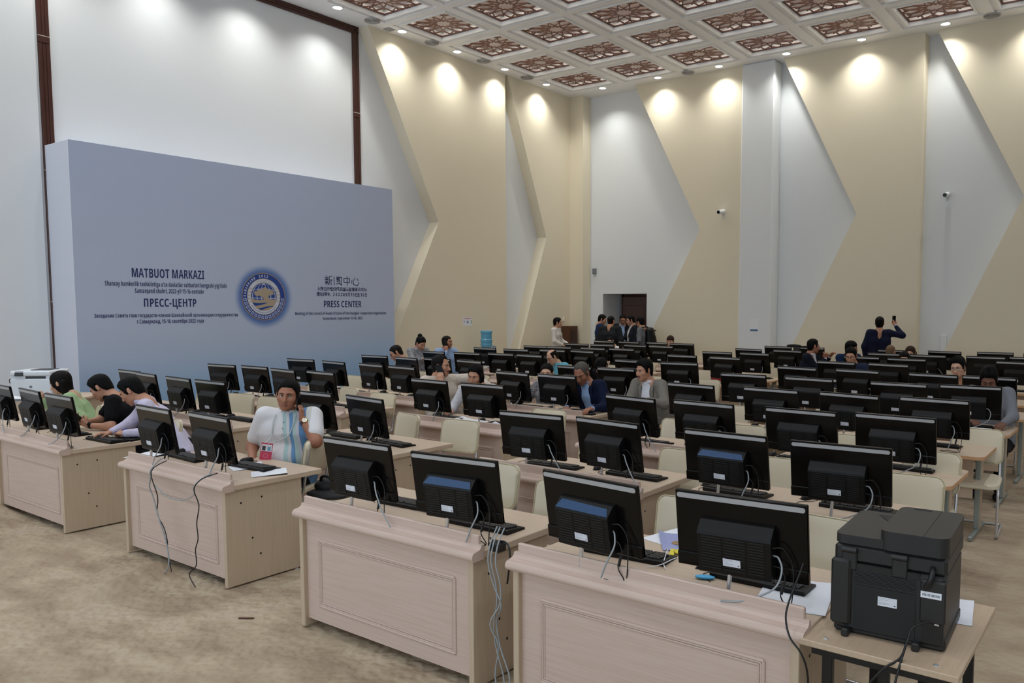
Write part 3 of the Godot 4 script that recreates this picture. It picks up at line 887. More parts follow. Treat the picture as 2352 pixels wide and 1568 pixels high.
func furniture():
	var desk0 = make_desk(); var table0 = make_table()
	var first_d = true; var first_t = true
	for row in range(1, 11):
		for col in 5:
			var tb = is_table(row, col)
			var o
			var label = "%s, %s row from the front, %s" % ["pale table on grey steel legs" if tb else "pale wooden panelled desk", ORD[row], COLN[col]]
			if tb:
				o = table0 if first_t else dup(table0, label)
				first_t = false
			else:
				o = desk0 if first_d else dup(desk0, label)
				first_d = false
			tag(o, label, "table" if tb else "desk", "steel legged office tables" if tb else "panelled wooden desks in rows")
			o.position = Vector3(column_x(row, col), 0, desk_z(row, col) + (0.02 if row == 1 else 0.02))
	# computers
	var protos := {}
	var kb0 = make_keyboard(); var ms0 = make_mouse(); var ch0 = make_chair()
	var used := {}
	var seat_used := {}
	var rng := RandomNumberGenerator.new(); rng.seed = 77
	var cable_of := {"1,0,0": 1, "1,0,1": 3, "1,1,0": 3, "1,1,1": 2, "1,2,0": 3, "1,2,1": 3, "2,0,0": 1, "2,0,1": 3, "2,1,0": 2, "2,1,1": 2, "3,0,0": 1, "3,1,0": 2, "3,1,1": 2}
	var film_of := ["1,1,0", "1,0,1", "2,0,1"]
	var cnt := {}
	var n_in_row := {}
	for w in WS: n_in_row[w[0]] = n_in_row.get(w[0], 0) + 1
	var seen_row := {}
	for w in WS:
		var row: int = w[0]; var col: int = w[1]
		var k = cnt.get([row, col], 0); cnt[[row, col]] = k + 1
		var side = "right" if k == 0 else "left"
		var from_right = seen_row.get(row, 0) + 1; seen_row[row] = from_right
		var tb = is_table(row, col)
		var where = "%s row from front, %s desk, %s seat" % [ORD[row], ["rightmost", "second from right", "middle", "second from left", "leftmost"][col], side]
		var key = "%d,%d,%d" % [row, col, k]
		var near = row <= 3 or (row == 4 and col < 2)
		var cab: int = cable_of.get(key, [3, 2, 3, 1, 0][rng.randi() % 5])
		var fl = key in film_of
		var pk = "%s%d%s" % [near, cab, fl]
		var o
		if not protos.has(pk):
			o = make_monitor(near, cab, fl); protos[pk] = o
		else:
			o = dup(protos[pk], "")
		tag(o, "black monitor seen from behind, " + where, "monitor", "monitors on the desks")
		o.position = Vector3(w[2], DESK, w[3]); o.rotation_degrees.y = -w[4]
		o = dup(kb0, "") if used.has("kb") else kb0
		used["kb"] = true
		tag(o, "black keyboard, " + where, "keyboard", "keyboards on the desks")
		o.position = Vector3(w[2] - 0.03 + rng.randf_range(-0.05, 0.06), DESK, w[3] - 0.33 - rng.randf_range(0.0, 0.08)); o.rotation_degrees.y = rng.randf_range(-4, 4)
		o = dup(ms0, "") if used.has("ms") else ms0
		used["ms"] = true
		tag(o, "black mouse, " + where, "mouse", "computer mice on the desks")
		o.position = Vector3(w[2] - 0.36 + rng.randf_range(-0.04, 0.03), DESK, w[3] - 0.36 - rng.randf_range(0.0, 0.16)); o.rotation_degrees.y = rng.randf_range(-25, 25)
		var seat_x = w[2] + rng.randf_range(-0.03, 0.03); var seat_z = w[3] - 0.72 - rng.randf_range(0.0, 0.05); var turn = rng.randf_range(-7, 7)
		if CHAIR_AT.has(key):
			var c = CHAIR_AT[key]
			if c.size() == 0: continue
			seat_x = c[0]; seat_z = c[1]; turn = c[2]
		o = dup(ch0, "") if used.has("ch") else ch0
		used["ch"] = true
		tag(o, "cream padded chrome chair, " + where, "chair", "cream chairs at the desks")
		o.position = Vector3(seat_x, 0, seat_z); o.rotation_degrees.y = turn
	spare_chair(ch0)
# chairs that the photograph shows out of line: row,column,seat -> x, z, turn
const CHAIR_AT := {
	"1,0,0": [-1.38, -3.86, -3], "1,0,1": [-2.13, -3.80, 4], "1,1,1": [-3.79, -3.93, 2], "1,2,0": [-5.93, -3.97, -62], "2,0,0": [-1.27, -5.24, 3], "2,1,0": [-2.94, -5.16, 0],
	"2,2,0": [-5.47, -5.30, 8], "2,2,1": [-6.32, -5.32, -12], "2,3,1": [-8.68, -5.36, 14], "2,4,0": [-9.33, -5.34, 16], "3,0,0": [-1.38, -6.22, -8], "3,2,0": [-5.29, -6.42, 2], "3,3,0": [-7.99, -6.43, 4], "4,0,0": [-1.26, -7.69, 4],
}

func spare_chair(ch: Node3D):
	var o = dup(ch, "cream padded chair with a black bag on it, behind the striped polo man", "cream chairs at the desks")
	o.position = Vector3(-5.27, 0, -3.86); o.rotation_degrees.y = 6

# strokes of the Chinese characters on the banner: pairs of points on a 10 by 10 grid, y down
const HAN := {
	"新": "2021 0242 1324 3324 0444 0646 2529 2608 2648 8051 5157 5749 5494 7479", "闻": "0102 0209 3191 9199 9978 3272 3363 3375 6378 4554 3556 2877",
	"中": "1282 1216 8286 1686 5059", "心": "0407 2328 2879 7996 4143 7284 ", "上": "4048 4494 0898", "海": "0112 0314 0927 4020 3191 4288 4288 4383 8379 3868 2595 5354",
	"合": "5003 5093 3363 2585 2529 8589 2989", "作": "2004 1319 6033 4292 6269 6494 6797", "组": "3003 0333 3305 0535 0828 4181 4149 8189 4383 4686 3999", "织": "3003 0333 3305 0535 0828 4181 4186 8186 4686 5838 7898",
	"成": "0292 0209 0444 4447 7060 6078 7898 8595 7120", "员": "2070 2023 7073 2373 1585 1518 8588 5557 5709 6798", "国": "0191 0109 9199 0999 2373 2575 2878 5358 6677", "元": "2171 0494 3438 3809 6468 6898 9897",
	"首": "2011 7081 0292 4334 1484 1419 8489 1989 1686 1888", "理": "0131 0434 0838 2128 4191 4145 9195 4595 4393 6169 4797 3999", "事": "0191 5059 2373 2325 7375 2575 1686 0696 1888 5938", "会": "5003 5093 3363 1585 5528 2888 7798",
	"议": "1122 0333 2328 2837 4284 8458 8399 9358", "撒": "0222 1019 0626 3181 4045 6066 3444 4649 8082 7292 7269 8399 4949", "马": "1171 7165 2125 2585 8589 8979 0767", "尔": "2003 2191 9183 5259 5938 3418 7497",
	"罕": "0191 0103 9193 3032 6062 1484 3525 2575 1787 5459", "市": "5051 0292 2428 2484 8488 5259", "年": "2003 1292 1595 2528 0898 5259", "月": "2080 2026 2609 8089 2383 2686 8979", "日": "2080 2029 8089 2484 2989", "至": "0191 4114 1474 6385 5559 1686 0999", ",": "2839",
}
func han(g: Geo, s: String, centre: Vector2, pitch: float, h: float, w: float, thick: float, digits):
	var x0 = centre.x - pitch * (s.length() - 1) / 2.0
	for i in s.length():
		var chx = s[i]
		if not HAN.has(chx): digits.append([chx, x0 + i * pitch]); continue
		for st in HAN[chx].split(" ", false):
			var a = Vector2(int(st[0]) / 9.0 - 0.5, 0.5 - int(st[1]) / 9.0); var b = Vector2(int(st[2]) / 9.0 - 0.5, 0.5 - int(st[3]) / 9.0)
			a = Vector2(a.x * w, a.y * h) + Vector2(x0 + i * pitch, centre.y); b = Vector2(b.x * w, b.y * h) + Vector2(x0 + i * pitch, centre.y)
			var d = (b - a).normalized() * thick / 2.0
			var nn = Vector2(-d.y, d.x)
			g.quad(Vector3(a.x - d.x - nn.x, a.y - d.y - nn.y, 0.002), Vector3(b.x + d.x - nn.x, b.y + d.y - nn.y, 0.002), Vector3(b.x + d.x + nn.x, b.y + d.y + nn.y, 0.002), Vector3(a.x - d.x + nn.x, a.y - d.y + nn.y, 0.002))

var fonts := {}
func text_mesh(s: String, bold: bool) -> TextMesh:
	if not fonts.has(bold):
		var f := SystemFont.new()
		f.font_names = PackedStringArray(["Droid Sans"]); f.font_weight = 700 if bold else 400
		fonts[bold] = f
	var t := TextMesh.new()
	t.text = s; t.font = fonts[bold]; t.font_size = 32; t.pixel_size = 0.01; t.depth = 0.0; t.curve_step = 2.0
	t.horizontal_alignment = HORIZONTAL_ALIGNMENT_CENTER; t.vertical_alignment = VERTICAL_ALIGNMENT_CENTER
	return t
# lettering lying flat on its parent: centred at a point, stretched to a width and a height
func lettering(called: String, s: String, parent: Node3D, at: Vector3, w: float, h: float, m, bold := true, turn := 0.0):
	var t = text_mesh(s, bold)
	var o = put(called, t, m, parent)
	var bb = t.get_aabb()
	var sx = w / maxf(bb.size.x, 0.001); var sy = h / maxf(bb.size.y, 0.001)
	var c = bb.position + bb.size / 2
	o.transform = Transform3D(Basis(Vector3.BACK, turn) * Basis.from_scale(Vector3(sx, sy, 1)), Vector3.ZERO)
	o.position = at - o.transform.basis * Vector3(c.x, c.y, 0)
	return o

func banner():
	# box-framed printed screen in front of the left wall; local x runs along the wall away from the camera, z points into the hall
	var t = thing("press_banner", "large pale blue press centre banner with blue lettering and round emblem, before left wall", "banner", Vector3(-12.5, 0, -7.84), 90.0)
	var W = 5.72; var H = 4.29
	var g = Geo.new()
	g.box(Vector3(-W / 2, 0, -0.78), Vector3(W / 2, H, -0.004), 0.004)
	put("frame_box", g, mat(c8(206, 209, 222), 0.7), t)
	var im := Image.create(512, 384, false, Image.FORMAT_RGB8)
	var ec = Vector2(0.5 + (0.03) / W, 1.0 - 2.145 / H)
	for y in 384:
		for x in 512:
			var u = x / 512.0; var v = y / 384.0
			var base = c8(184, 195, 222).lerp(c8(188, 198, 220), smoothstep(0.0, 0.5, v))
			var k = smoothstep(0.5, 1.0, v + 0.05 * u)
			base = base.lerp(c8(128, 176, 224), k * k)
			var d = Vector2((u - ec.x) * W, (v - ec.y) * H).length()
			base = base.lerp(c8(60, 96, 170), 0.85 * (1.0 - smoothstep(0.39, 0.56, d)))
			im.set_pixel(x, y, base)
	var print_m = mat(Color.WHITE, 0.65); print_m.albedo_texture = tex(im)
	g = Geo.new()
	g.quad_uv(Vector3(-W / 2, 0.0, 0), Vector3(W / 2, 0.0, 0), Vector3(W / 2, H, 0), Vector3(-W / 2, H, 0))
	put("printed_sheet", g, print_m, t)
	var ink = mat(c8(34, 46, 98), 0.6)
	# wall z of each line's ends turned into local x (= -7.84 - z)
	var L = [["MATBUOT MARKAZI", 5.745, 6.84, 2.41, 2.545, true], ["Shanxay hamkorlik tashkilotiga a'zo davlatlar rahbarlari kengashi yig'ilishi", 5.37, 7.21, 2.255, 2.35, true], ["Samarqand shahri, 2022-yil 15-16-sentabr", 5.78, 6.83, 2.155, 2.25, true], ["ПРЕСС-ЦЕНТР", 5.9, 6.7, 1.935, 2.095, true], ["Заседание Совета глав государств-членов Шанхайской организации сотрудничества", 5.21, 7.39, 1.795, 1.875, true], ["г.Самарканд, 15-16 сентября 2022 года", 5.79, 6.81, 1.70, 1.785, true], ["PRESS CENTER", 9.06, 9.9, 1.965, 2.085, true], ["Meeting of the Council of Heads of State of the Shanghai Cooperation Organization", 8.46, 10.49, 1.81, 1.885, true], ["Samarkand, September 15-16, 2022", 9.03, 9.92, 1.72, 1.79, true]]
	for q in L:
		lettering("lettering", q[0], t, Vector3((q[1] + q[2]) / 2 - 7.84, (q[3] + q[4]) / 2, 0.002), q[2] - q[1], q[4] - q[3], ink, q[5])
	g = Geo.new()
	var dg = []
	han(g, "新闻中心", Vector2(9.475 - 7.84, 2.46), 0.197, 0.165, 0.165, 0.014, dg)
	han(g, "上海合作组织成员国元首理事会会议", Vector2(9.475 - 7.84, 2.305), 0.0692, 0.066, 0.06, 0.008, dg)
	put("lettering", g, ink, t)
	g = Geo.new(); dg = []
	var s3 = "撒马尔罕市,2022年9月15日至16日"
	han(g, s3, Vector2(9.475 - 7.84, 2.205), 0.056, 0.066, 0.052, 0.008, dg)
	put("lettering", g, ink, t)
	for q in dg: lettering("lettering", q[0], t, Vector3(q[1], 2.205, 0.002), 0.032, 0.066, ink, true)
	emblem(t, Vector3(0.03, 2.145, 0.003))

func emblem(parent: Node3D, at: Vector3):
	var N = 320
	var im := Image.create(N, N, false, Image.FORMAT_RGB8)
	var gold = c8(168, 140, 104); var blue = c8(28, 66, 146); var white = c8(202, 210, 226); var sand = c8(176, 160, 138)
	for py in N:
		for px in N:
			var x = (px + 0.5) / N * 2 - 1; var y = 1 - (py + 0.5) / N * 2
			var r = sqrt(x * x + y * y); var a = rad_to_deg(atan2(y, x))
			var cc = gold
			if r < 0.965 and r > 0.765:
				cc = blue
				var am = fposmod(a, 360.0)
				if am > 183 and am < 357:
					var k = fmod(am - 183, 10.875) / 10.875
					if k > 0.14 and k < 0.86 and r > 0.80 and r < 0.93:
						var dx = (k - 0.5) * 10.875 * PI / 180 * 0.865; var dy = r - 0.865
						var dd = sqrt(dx * dx + dy * dy)
						cc = white if (dd > 0.042 or dd < 0.014) else blue
			elif r <= 0.745 and r > 0.595:
				cc = white
				var am = fposmod(a, 360.0)
				if (am < 32 or am > 335) or (am > 148 and am < 205):      # laurel
					var k = fmod(am, 12.0) / 12.0
					var q = absf(r - 0.67)
					if q > 0.012 and q < 0.055 and absf(k - 0.5 - (0.055 - q) * 5.0) < 0.22: cc = sand
				if am > 212 and am < 328 and absf(r - 0.67) < 0.018 and sin(am * 5.1) + sin(am * 13.3) > -0.4: cc = c8(120, 130, 160)
				if am > 58 and am < 122 and absf(r - 0.67) < 0.04 and sin(am * 1.75) > -0.5 and sin(am * 7.0 + r * 90.0) > -0.2: cc = c8(178, 170, 160)
			elif r <= 0.575:
				cc = blue
				var gx = x / maxf(0.05, sqrt(maxf(0.0, 0.33 - y * y)))      # meridians of a globe
				for mm in [-0.9, -0.55, -0.2, 0.2, 0.55, 0.9]:
					if absf(gx - mm) < 0.028: cc = white
				if absf(y + 0.06) < 0.012 or absf(y - 0.33 + 0.25 * x * x) < 0.010: cc = white
				if r < 0.56 and y > 0.5: cc = white if absf(x) < 0.07 or fmod(absf(x), 0.1) < 0.04 else blue
				# a blotch of land
				var land = sin(x * 9.0 + 1.0) * 0.035 + sin(x * 21.0) * 0.02
				if y < 0.36 - absf(x - 0.02) * 0.22 + land and y > 0.12 - 0.35 * (0.42 - absf(x)) * (1.0 if x < 0.2 else 0.7) + land * 1.5 and absf(x) < 0.44: cc = sand
				if Vector2((x - 0.09) / 0.13, (y + 0.02) / 0.16).length() < 1.0: cc = sand
				# waves
				var w1 = -0.12 - 0.10 * x + 0.05 * sin(x * 4.5)
				if y < w1: cc = sand
				if y < w1 - 0.13 - 0.10 * (x + 0.3) * (x + 0.3) and y > w1 - 0.22 + 0.16 * (x + 0.2): cc = blue
				if y < w1 - 0.32 + 0.10 * x and y > w1 - 0.40 + 0.22 * x: cc = blue
			im.set_pixel(px, py, cc)
	var m = mat(Color.WHITE, 0.5); m.albedo_texture = tex(im)
	var g = Geo.new()
	var R = 0.405
	for k in 48:
		var a = TAU * k / 48; var b = TAU * (k + 1) / 48
		for q in [Vector2.ZERO, Vector2(cos(b), sin(b)), Vector2(cos(a), sin(a))]:
			g.vert(Vector3(q.x * R, q.y * R, 0), Vector3.BACK, Vector2(0.5 + q.x / 2, 0.5 - q.y / 2))
	var e = put("emblem", g, m, parent, at)
	var wl = mat(c8(214, 218, 228), 0.6)
	for q in [["SAMARKAND", 178.0, 119.0], ["2022", 102.0, 78.0]]:
		for i in q[0].length():
			var a = deg_to_rad(lerpf(q[1], q[2], float(i) / (q[0].length() - 1)))
			lettering("letter", q[0][i], e, Vector3(cos(a), sin(a), 0) * R * 0.865 + Vector3(0, 0, 0.0015), 0.026, 0.042, wl, true, a - PI / 2)

func plain(called: String, label: String, category: String, g: Geo, m, at := Vector3.ZERO, turn := 0.0, group := ""):
	var o = put(called, g, m, null, at)
	o.rotation_degrees.y = turn
	return tag(o, label, category, group)

func sheet(w: float, d: float, bend := 0.0, thick := 0.0012) -> Geo:      # a sheet of paper lying flat, corners slightly lifted
	var g = Geo.new()
	var n = 6
	for i in n:
		for j in n:
			var q = []
			for k in [[i, j], [i + 1, j], [i + 1, j + 1], [i, j + 1]]:
				var u = float(k[0]) / n - 0.5; var v = float(k[1]) / n - 0.5
				q.append(Vector3(u * w, thick + bend * pow(absf(u * 2), 3.0) * (0.5 + v), -v * d))
			g.quad(q[0], q[1], q[2], q[3])
			g.quad(q[3] - Vector3(0, thick, 0), q[2] - Vector3(0, thick, 0), q[1] - Vector3(0, thick, 0), q[0] - Vector3(0, thick, 0))
	return g

func props():
	banner()
	var g; var t
	# --- black printer on its own table at the end of the first row
	t = thing("printer_table", "small wooden table with black steel frame at the right end of the first row", "table", Vector3(-0.775, 0, -3.25), 0.0)
	g = Geo.new(); g.box(Vector3(-0.285, 0.705, -0.40), Vector3(0.285, 0.73, 0.385), 0.003)
	var oak = M.woodv.duplicate(); oak.albedo_color = c8(194, 170, 144)
	put("table_top", g, oak, t)
	g = Geo.new()
	for z in [-0.36, 0.32]: g.box(Vector3(-0.25, 0.665, z), Vector3(0.25, 0.705, z + 0.025))
	for x in [-0.25, 0.225]: g.box(Vector3(x, 0.665, -0.36), Vector3(x + 0.025, 0.705, 0.34))
	put("rail", g, M.cable, t)
	for x in [-0.19, 0.02, 0.20]:
		for z in [-0.34, 0.31]:
			g = Geo.new(); g.box(Vector3(x - 0.02, 0, z), Vector3(x + 0.02, 0.67, z + 0.03), 0.003)
			put("leg", g, M.cable, t)
	g = Geo.new()
	for q in [[-0.2, 0.33], [0.2, 0.33], [0.2, -0.36]]: 
		g.xf = Transform3D(Basis.IDENTITY, Vector3(q[0], 0.73, q[1])); g.lathe([Vector2(0.011, 0), Vector2(0.010, 0.002), Vector2(0.004, 0.003), Vector2(0.0, 0.001)], 12)
	put("bolt_head", g, M.chrome, t.get_node("table_top"))
	printer_black()
	g = Geo.new(); g.tube(curve([Vector3(-0.615, 0.86, -2.985), Vector3(-0.66, 0.845, -2.93), Vector3(-0.675, 0.79, -2.905), Vector3(-0.69, 0.74, -2.88), Vector3(-0.74, 0.70, -2.84), Vector3(-0.80, 0.6, -2.83), Vector3(-0.86, 0.4, -2.83), Vector3(-0.9, 0.1, -2.84)], 5), 0.0045, 8)
	g.tube(curve([Vector3(-0.675, 0.79, -2.905), Vector3(-0.685, 0.73, -2.87), Vector3(-0.70, 0.62, -2.84), Vector3(-0.715, 0.4, -2.84), Vector3(-0.72, 0.1, -2.84)], 5), 0.0045, 8)
	plain("printer_cable", "black cables hanging from the back of the black printer", "cable", g, M.cable)
	g = sheet(0.21, 0.297, 0.004)
	plain("paper_sheet", "white sheet of paper on the small table behind the black printer", "paper", g, M.paper, Vector3(-0.66, 0.731, -3.50), 8)
	# --- white printer on a cabinet at the left wall
	t = thing("side_cabinet", "light wooden cabinet by the left wall under the white printer", "cabinet", Vector3(-11.75, 0, -4.25), 40.0)
	g = Geo.new(); g.box(Vector3(-0.62, 0.0, -0.32), Vector3(0.62, 0.80, 0.30)); put("body", g, M.woodv, t)
	g = Geo.new(); g.box(Vector3(-0.65, 0.80, -0.34), Vector3(0.65, 0.83, 0.33), 0.004); put("cabinet_top", g, M.wood, t)
	for s in [-1, 1]:
		g = Geo.new(); g.box(Vector3(s * 0.31 - 0.3, 0.03, 0.30), Vector3(s * 0.31 + 0.3, 0.79, 0.318), 0.002); put("door", g, M.woodv, t)
	printer_white()
	# --- papers, brochures and small things on the first desks
	plain("paper_sheet", "white sheet under the front right monitor, hanging over the desk edge", "paper", sheet(0.30, 0.40, 0.006), M.paper, Vector3(-1.23, DESK + 0.001, -3.27), 12)
	var bro = mat(c8(150, 158, 204), 0.35)
	t = plain("brochure", "lilac brochure with a small round gold emblem between the two front right monitors", "brochure", sheet(0.22, 0.30, 0.02, 0.003), bro, Vector3(-2.02, DESK + 0.001, -3.66), 35)
	g = Geo.new()
	g.lathe([Vector2(0.034, 0.0), Vector2(0.034, 0.0015), Vector2(0.0, 0.0015)], 20)
	put("emblem", g, mat(c8(150, 122, 84), 0.4), t, Vector3(-0.02, 0.0045, 0.03))
	plain("paper_sheet", "white sheet lying under the lilac brochure", "paper", sheet(0.21, 0.297, 0.002), M.paper, Vector3(-2.1, DESK, -3.72), -14)
	g = Geo.new()
	g.ball(Vector3(0, 0.012, 0), Vector3(0.085, 0.011, 0.055), 14, 6)
	for s in [-1, 1]: g.box(Vector3(s * 0.09 - 0.012, 0.006, -0.05), Vector3(s * 0.09 + 0.012, 0.009, 0.05))
	plain("snack_packet", "crumpled yellow packet beside the lilac brochure", "packet", g, mat(c8(226, 208, 40), 0.25), Vector3(-1.88, DESK + 0.002, -3.50), 25)
	g = Geo.new()
	g.ball(Vector3(0, 0.010, 0), Vector3(0.05, 0.009, 0.022), 10, 5)
	plain("sweet_wrapper", "small crumpled blue wrapper by the front right monitor", "wrapper", g, mat(c8(70, 170, 220), 0.3), Vector3(-1.65, DESK + 0.001, -3.22), 20)
	g = Geo.new()
	g.tube(curve([Vector3(-1.99, 0.745, -3.42), Vector3(-1.93, 0.80, -3.36), Vector3(-1.90, 0.76, -3.27), Vector3(-1.86, 0.745, -3.22)], 5), 0.0022, 6)
	g.tube(curve([Vector3(-1.78, 0.746, -3.36), Vector3(-1.85, 0.775, -3.34), Vector3(-1.90, 0.755, -3.24), Vector3(-1.95, 0.745, -3.20)], 5), 0.0022, 6)
	plain("charging_cable", "thin white charging cable on the front right desk", "cable", g, M.paper)
	for q in [[-6.86, -3.20, 12, "behind the upstand of the second desk from left"], [-5.75, -3.44, -18, "near the front monitors left of the striped polo man"], [-5.4, -3.40, -30, "near the right corner of the second front desk"]]:
		plain("paper_sheet", "white sheet of paper " + q[3], "paper", sheet(0.21, 0.25, 0.012), M.paper, Vector3(q[0], DESK + 0.001, q[1]), q[2])
	g = Geo.new(); g.ball(Vector3(0, 0.014, 0), Vector3(0.02, 0.014, 0.03), 8, 5)
	plain("sweet_wrapper", "tiny blue wrapper under the second front desk's right monitor", "wrapper", g, mat(c8(60, 160, 210), 0.4), Vector3(-6.1, DESK, -3.1))
	# notebooks at the left
	g = Geo.new(); g.box(Vector3(-0.12, 0.0, -0.09), Vector3(0.12, 0.02, 0.09), 0.003)
	plain("notebook", "black notebook on the front desk's right end, left of the second desk", "notebook", g, M.matte, Vector3(-7.83, DESK, -3.52), 18)
	plain("tablet", "dark phone lying on the black notebook", "phone", _slab(0.15, 0.078, 0.01), M.black, Vector3(-7.84, DESK + 0.02, -3.54), 12)
	t = plain("notepad", "open cream notepad under the writing hand at the left front desk", "notepad", sheet(0.2, 0.16, 0.004, 0.012), mat(c8(226, 220, 190), 0.8), Vector3(-8.06, DESK, -3.56), 10)
	plain("leaflet", "white and blue leaflet by the mouse in the second row, left", "leaflet", sheet(0.2, 0.11, 0.004, 0.002), mat(c8(176, 198, 226), 0.5), Vector3(-7.93, DESK, -4.86), 20)
	plain("paper_stack", "stack of loose papers before the man in white on his phone", "papers", sheet(0.5, 0.24, 0.02, 0.02), M.paper, Vector3(-6.0, DESK, -6.15), -5)
	plain("paper_stack", "loose white papers under the second monitor of the third row's middle desk", "papers", sheet(0.34, 0.22, 0.03, 0.014), M.paper, Vector3(-5.48, DESK, -6.1), 8)
	g = Geo.new(); g.tube([Vector3(-0.2, 0.03, 0), Vector3(0.2, 0.036, 0)], 0.034, 14)
	plain("paper_roll", "roll of white paper lying at the right end of the fifth row", "paper roll", g, M.paper, Vector3(-1.45, DESK, -8.55), -4)
	plain("wallet", "black phone on the desk before the navy suited man", "phone", _slab(0.16, 0.08, 0.014), M.black, Vector3(-5.35, DESK, -7.45), -10)
	# handbag and coat
	bag()
	# cables at the front desks
	g = Geo.new()
	g.tube(curve([Vector3(-6.02, 0.86, -2.93), Vector3(-6.03, 0.84, -2.9), Vector3(-6.036, 0.778, -2.845), Vector3(-6.027, 0.723, -2.84), Vector3(-6.066, 0.649, -2.85), Vector3(-6.034, 0.565, -2.86), Vector3(-5.968, 0.427, -2.86), Vector3(-5.868, 0.248, -2.86), Vector3(-5.83, 0.10, -2.85), Vector3(-5.9, 0.02, -2.84)], 4), 0.005, 7)
	g.tube(curve([Vector3(-5.34, 0.83, -2.93), Vector3(-5.36, 0.80, -2.86), Vector3(-5.431, 0.735, -2.845), Vector3(-5.457, 0.678, -2.86), Vector3(-5.584, 0.623, -2.86), Vector3(-5.766, 0.603, -2.86), Vector3(-5.907, 0.632, -2.86), Vector3(-6.02, 0.673, -2.86)], 4), 0.004, 7)
	plain("network_cable", "grey network cables hanging in loops down the second front desk's panel", "cable", g, M.grey_cable)
	g = Geo.new()
	g.tube(curve([Vector3(-5.96, 0.85, -2.93), Vector3(-6.035, 0.771, -2.85), Vector3(-5.984, 0.588, -2.865), Vector3(-6.002, 0.454, -2.865), Vector3(-5.913, 0.370, -2.865), Vector3(-5.869, 0.279, -2.865), Vector3(-5.869, 0.207, -2.865), Vector3(-5.795, 0.06, -2.85)], 4), 0.0038, 7)
	g.tube(curve([Vector3(-5.27, 0.84, -2.93), Vector3(-5.35, 0.80, -2.86), Vector3(-5.429, 0.721, -2.845), Vector3(-5.409, 0.607, -2.865), Vector3(-5.446, 0.477, -2.865), Vector3(-5.437, 0.364, -2.865), Vector3(-5.477, 0.278, -2.865), Vector3(-5.474, 0.166, -2.865), Vector3(-5.555, 0.086, -2.855), Vector3(-5.45, 0.02, -2.84)], 4), 0.0038, 7)
	plain("power_cable", "dark power cables trailing down the second front desk's panel", "cable", g, M.cable)
	g = Geo.new()
	for q in [[0.0, 0.0], [0.03, 0.02], [-0.02, 0.03]]:
		g.tube(curve([Vector3(-2.72 + q[0], 0.86, -3.0), Vector3(-2.70 + q[0], 0.80, -2.93), Vector3(-2.692 + q[0], 0.710, -2.9), Vector3(-2.66 + q[0], 0.6, -2.9), Vector3(-2.655 + q[1], 0.5, -2.9), Vector3(-2.675, 0.40, -2.9 + q[0]), Vector3(-2.666 + q[1], 0.285, -2.9), Vector3(-2.61 - q[0] * 2, 0.12, -2.9), Vector3(-2.60 - q[1], 0.01, -2.88)], 4), 0.0042, 6)
	plain("network_cable", "bundle of grey cables hanging between the two right front desks", "cable", g, M.grey_cable)
	g = Geo.new()
	g.tube(curve([Vector3(-2.9, 0.745, -3.12), Vector3(-2.74, 0.75, -3.02), Vector3(-2.69, 0.80, -2.97), Vector3(-2.625, 0.80, -2.95), Vector3(-2.60, 0.74, -2.94), Vector3(-2.62, 0.6, -2.94)], 4), 0.005, 7)
	g.box(Vector3(-2.735, 0.752, -2.985), Vector3(-2.66, 0.80, -2.925), 0.006)
	plain("power_plug", "black power plug and cord over the end of the third front desk", "power plug", g, M.plug)
	g = Geo.new()
	g.tube(curve([Vector3(-1.10, 0.98, -3.0), Vector3(-1.105, 0.94, -2.97), Vector3(-1.118, 0.85, -2.90), Vector3(-1.11, 0.80, -2.85), Vector3(-1.082, 0.74, -2.825), Vector3(-1.034, 0.69, -2.82), Vector3(-1.01, 0.60, -2.83), Vector3(-1.012, 0.4, -2.84), Vector3(-1.0, 0.05, -2.85)], 4), 0.004, 7)
	plain("power_cable", "black cord dropping from the front right monitor past the printer table", "cable", g, M.cable)
	g = Geo.new(); g.box(Vector3(-0.05, 0, -0.006), Vector3(0.05, 0.01, 0.006), 0.003)
	plain("wood_splinter", "small dark splinter lying on the carpet before the third front desk", "splinter", g, M.dark_wood, Vector3(-4.67, 0.002, -2.75), 35)
	# --- at the back
	cooler()
	door_and_walls()

func _slab(w: float, d: float, h: float) -> Geo:
	var g = Geo.new()
	g.xf = Transform3D(Basis(Vector3.RIGHT, -PI / 2), Vector3.ZERO)
	g.prism(rrect(w, d, 0.012, 3), 0.0, h)
	return g

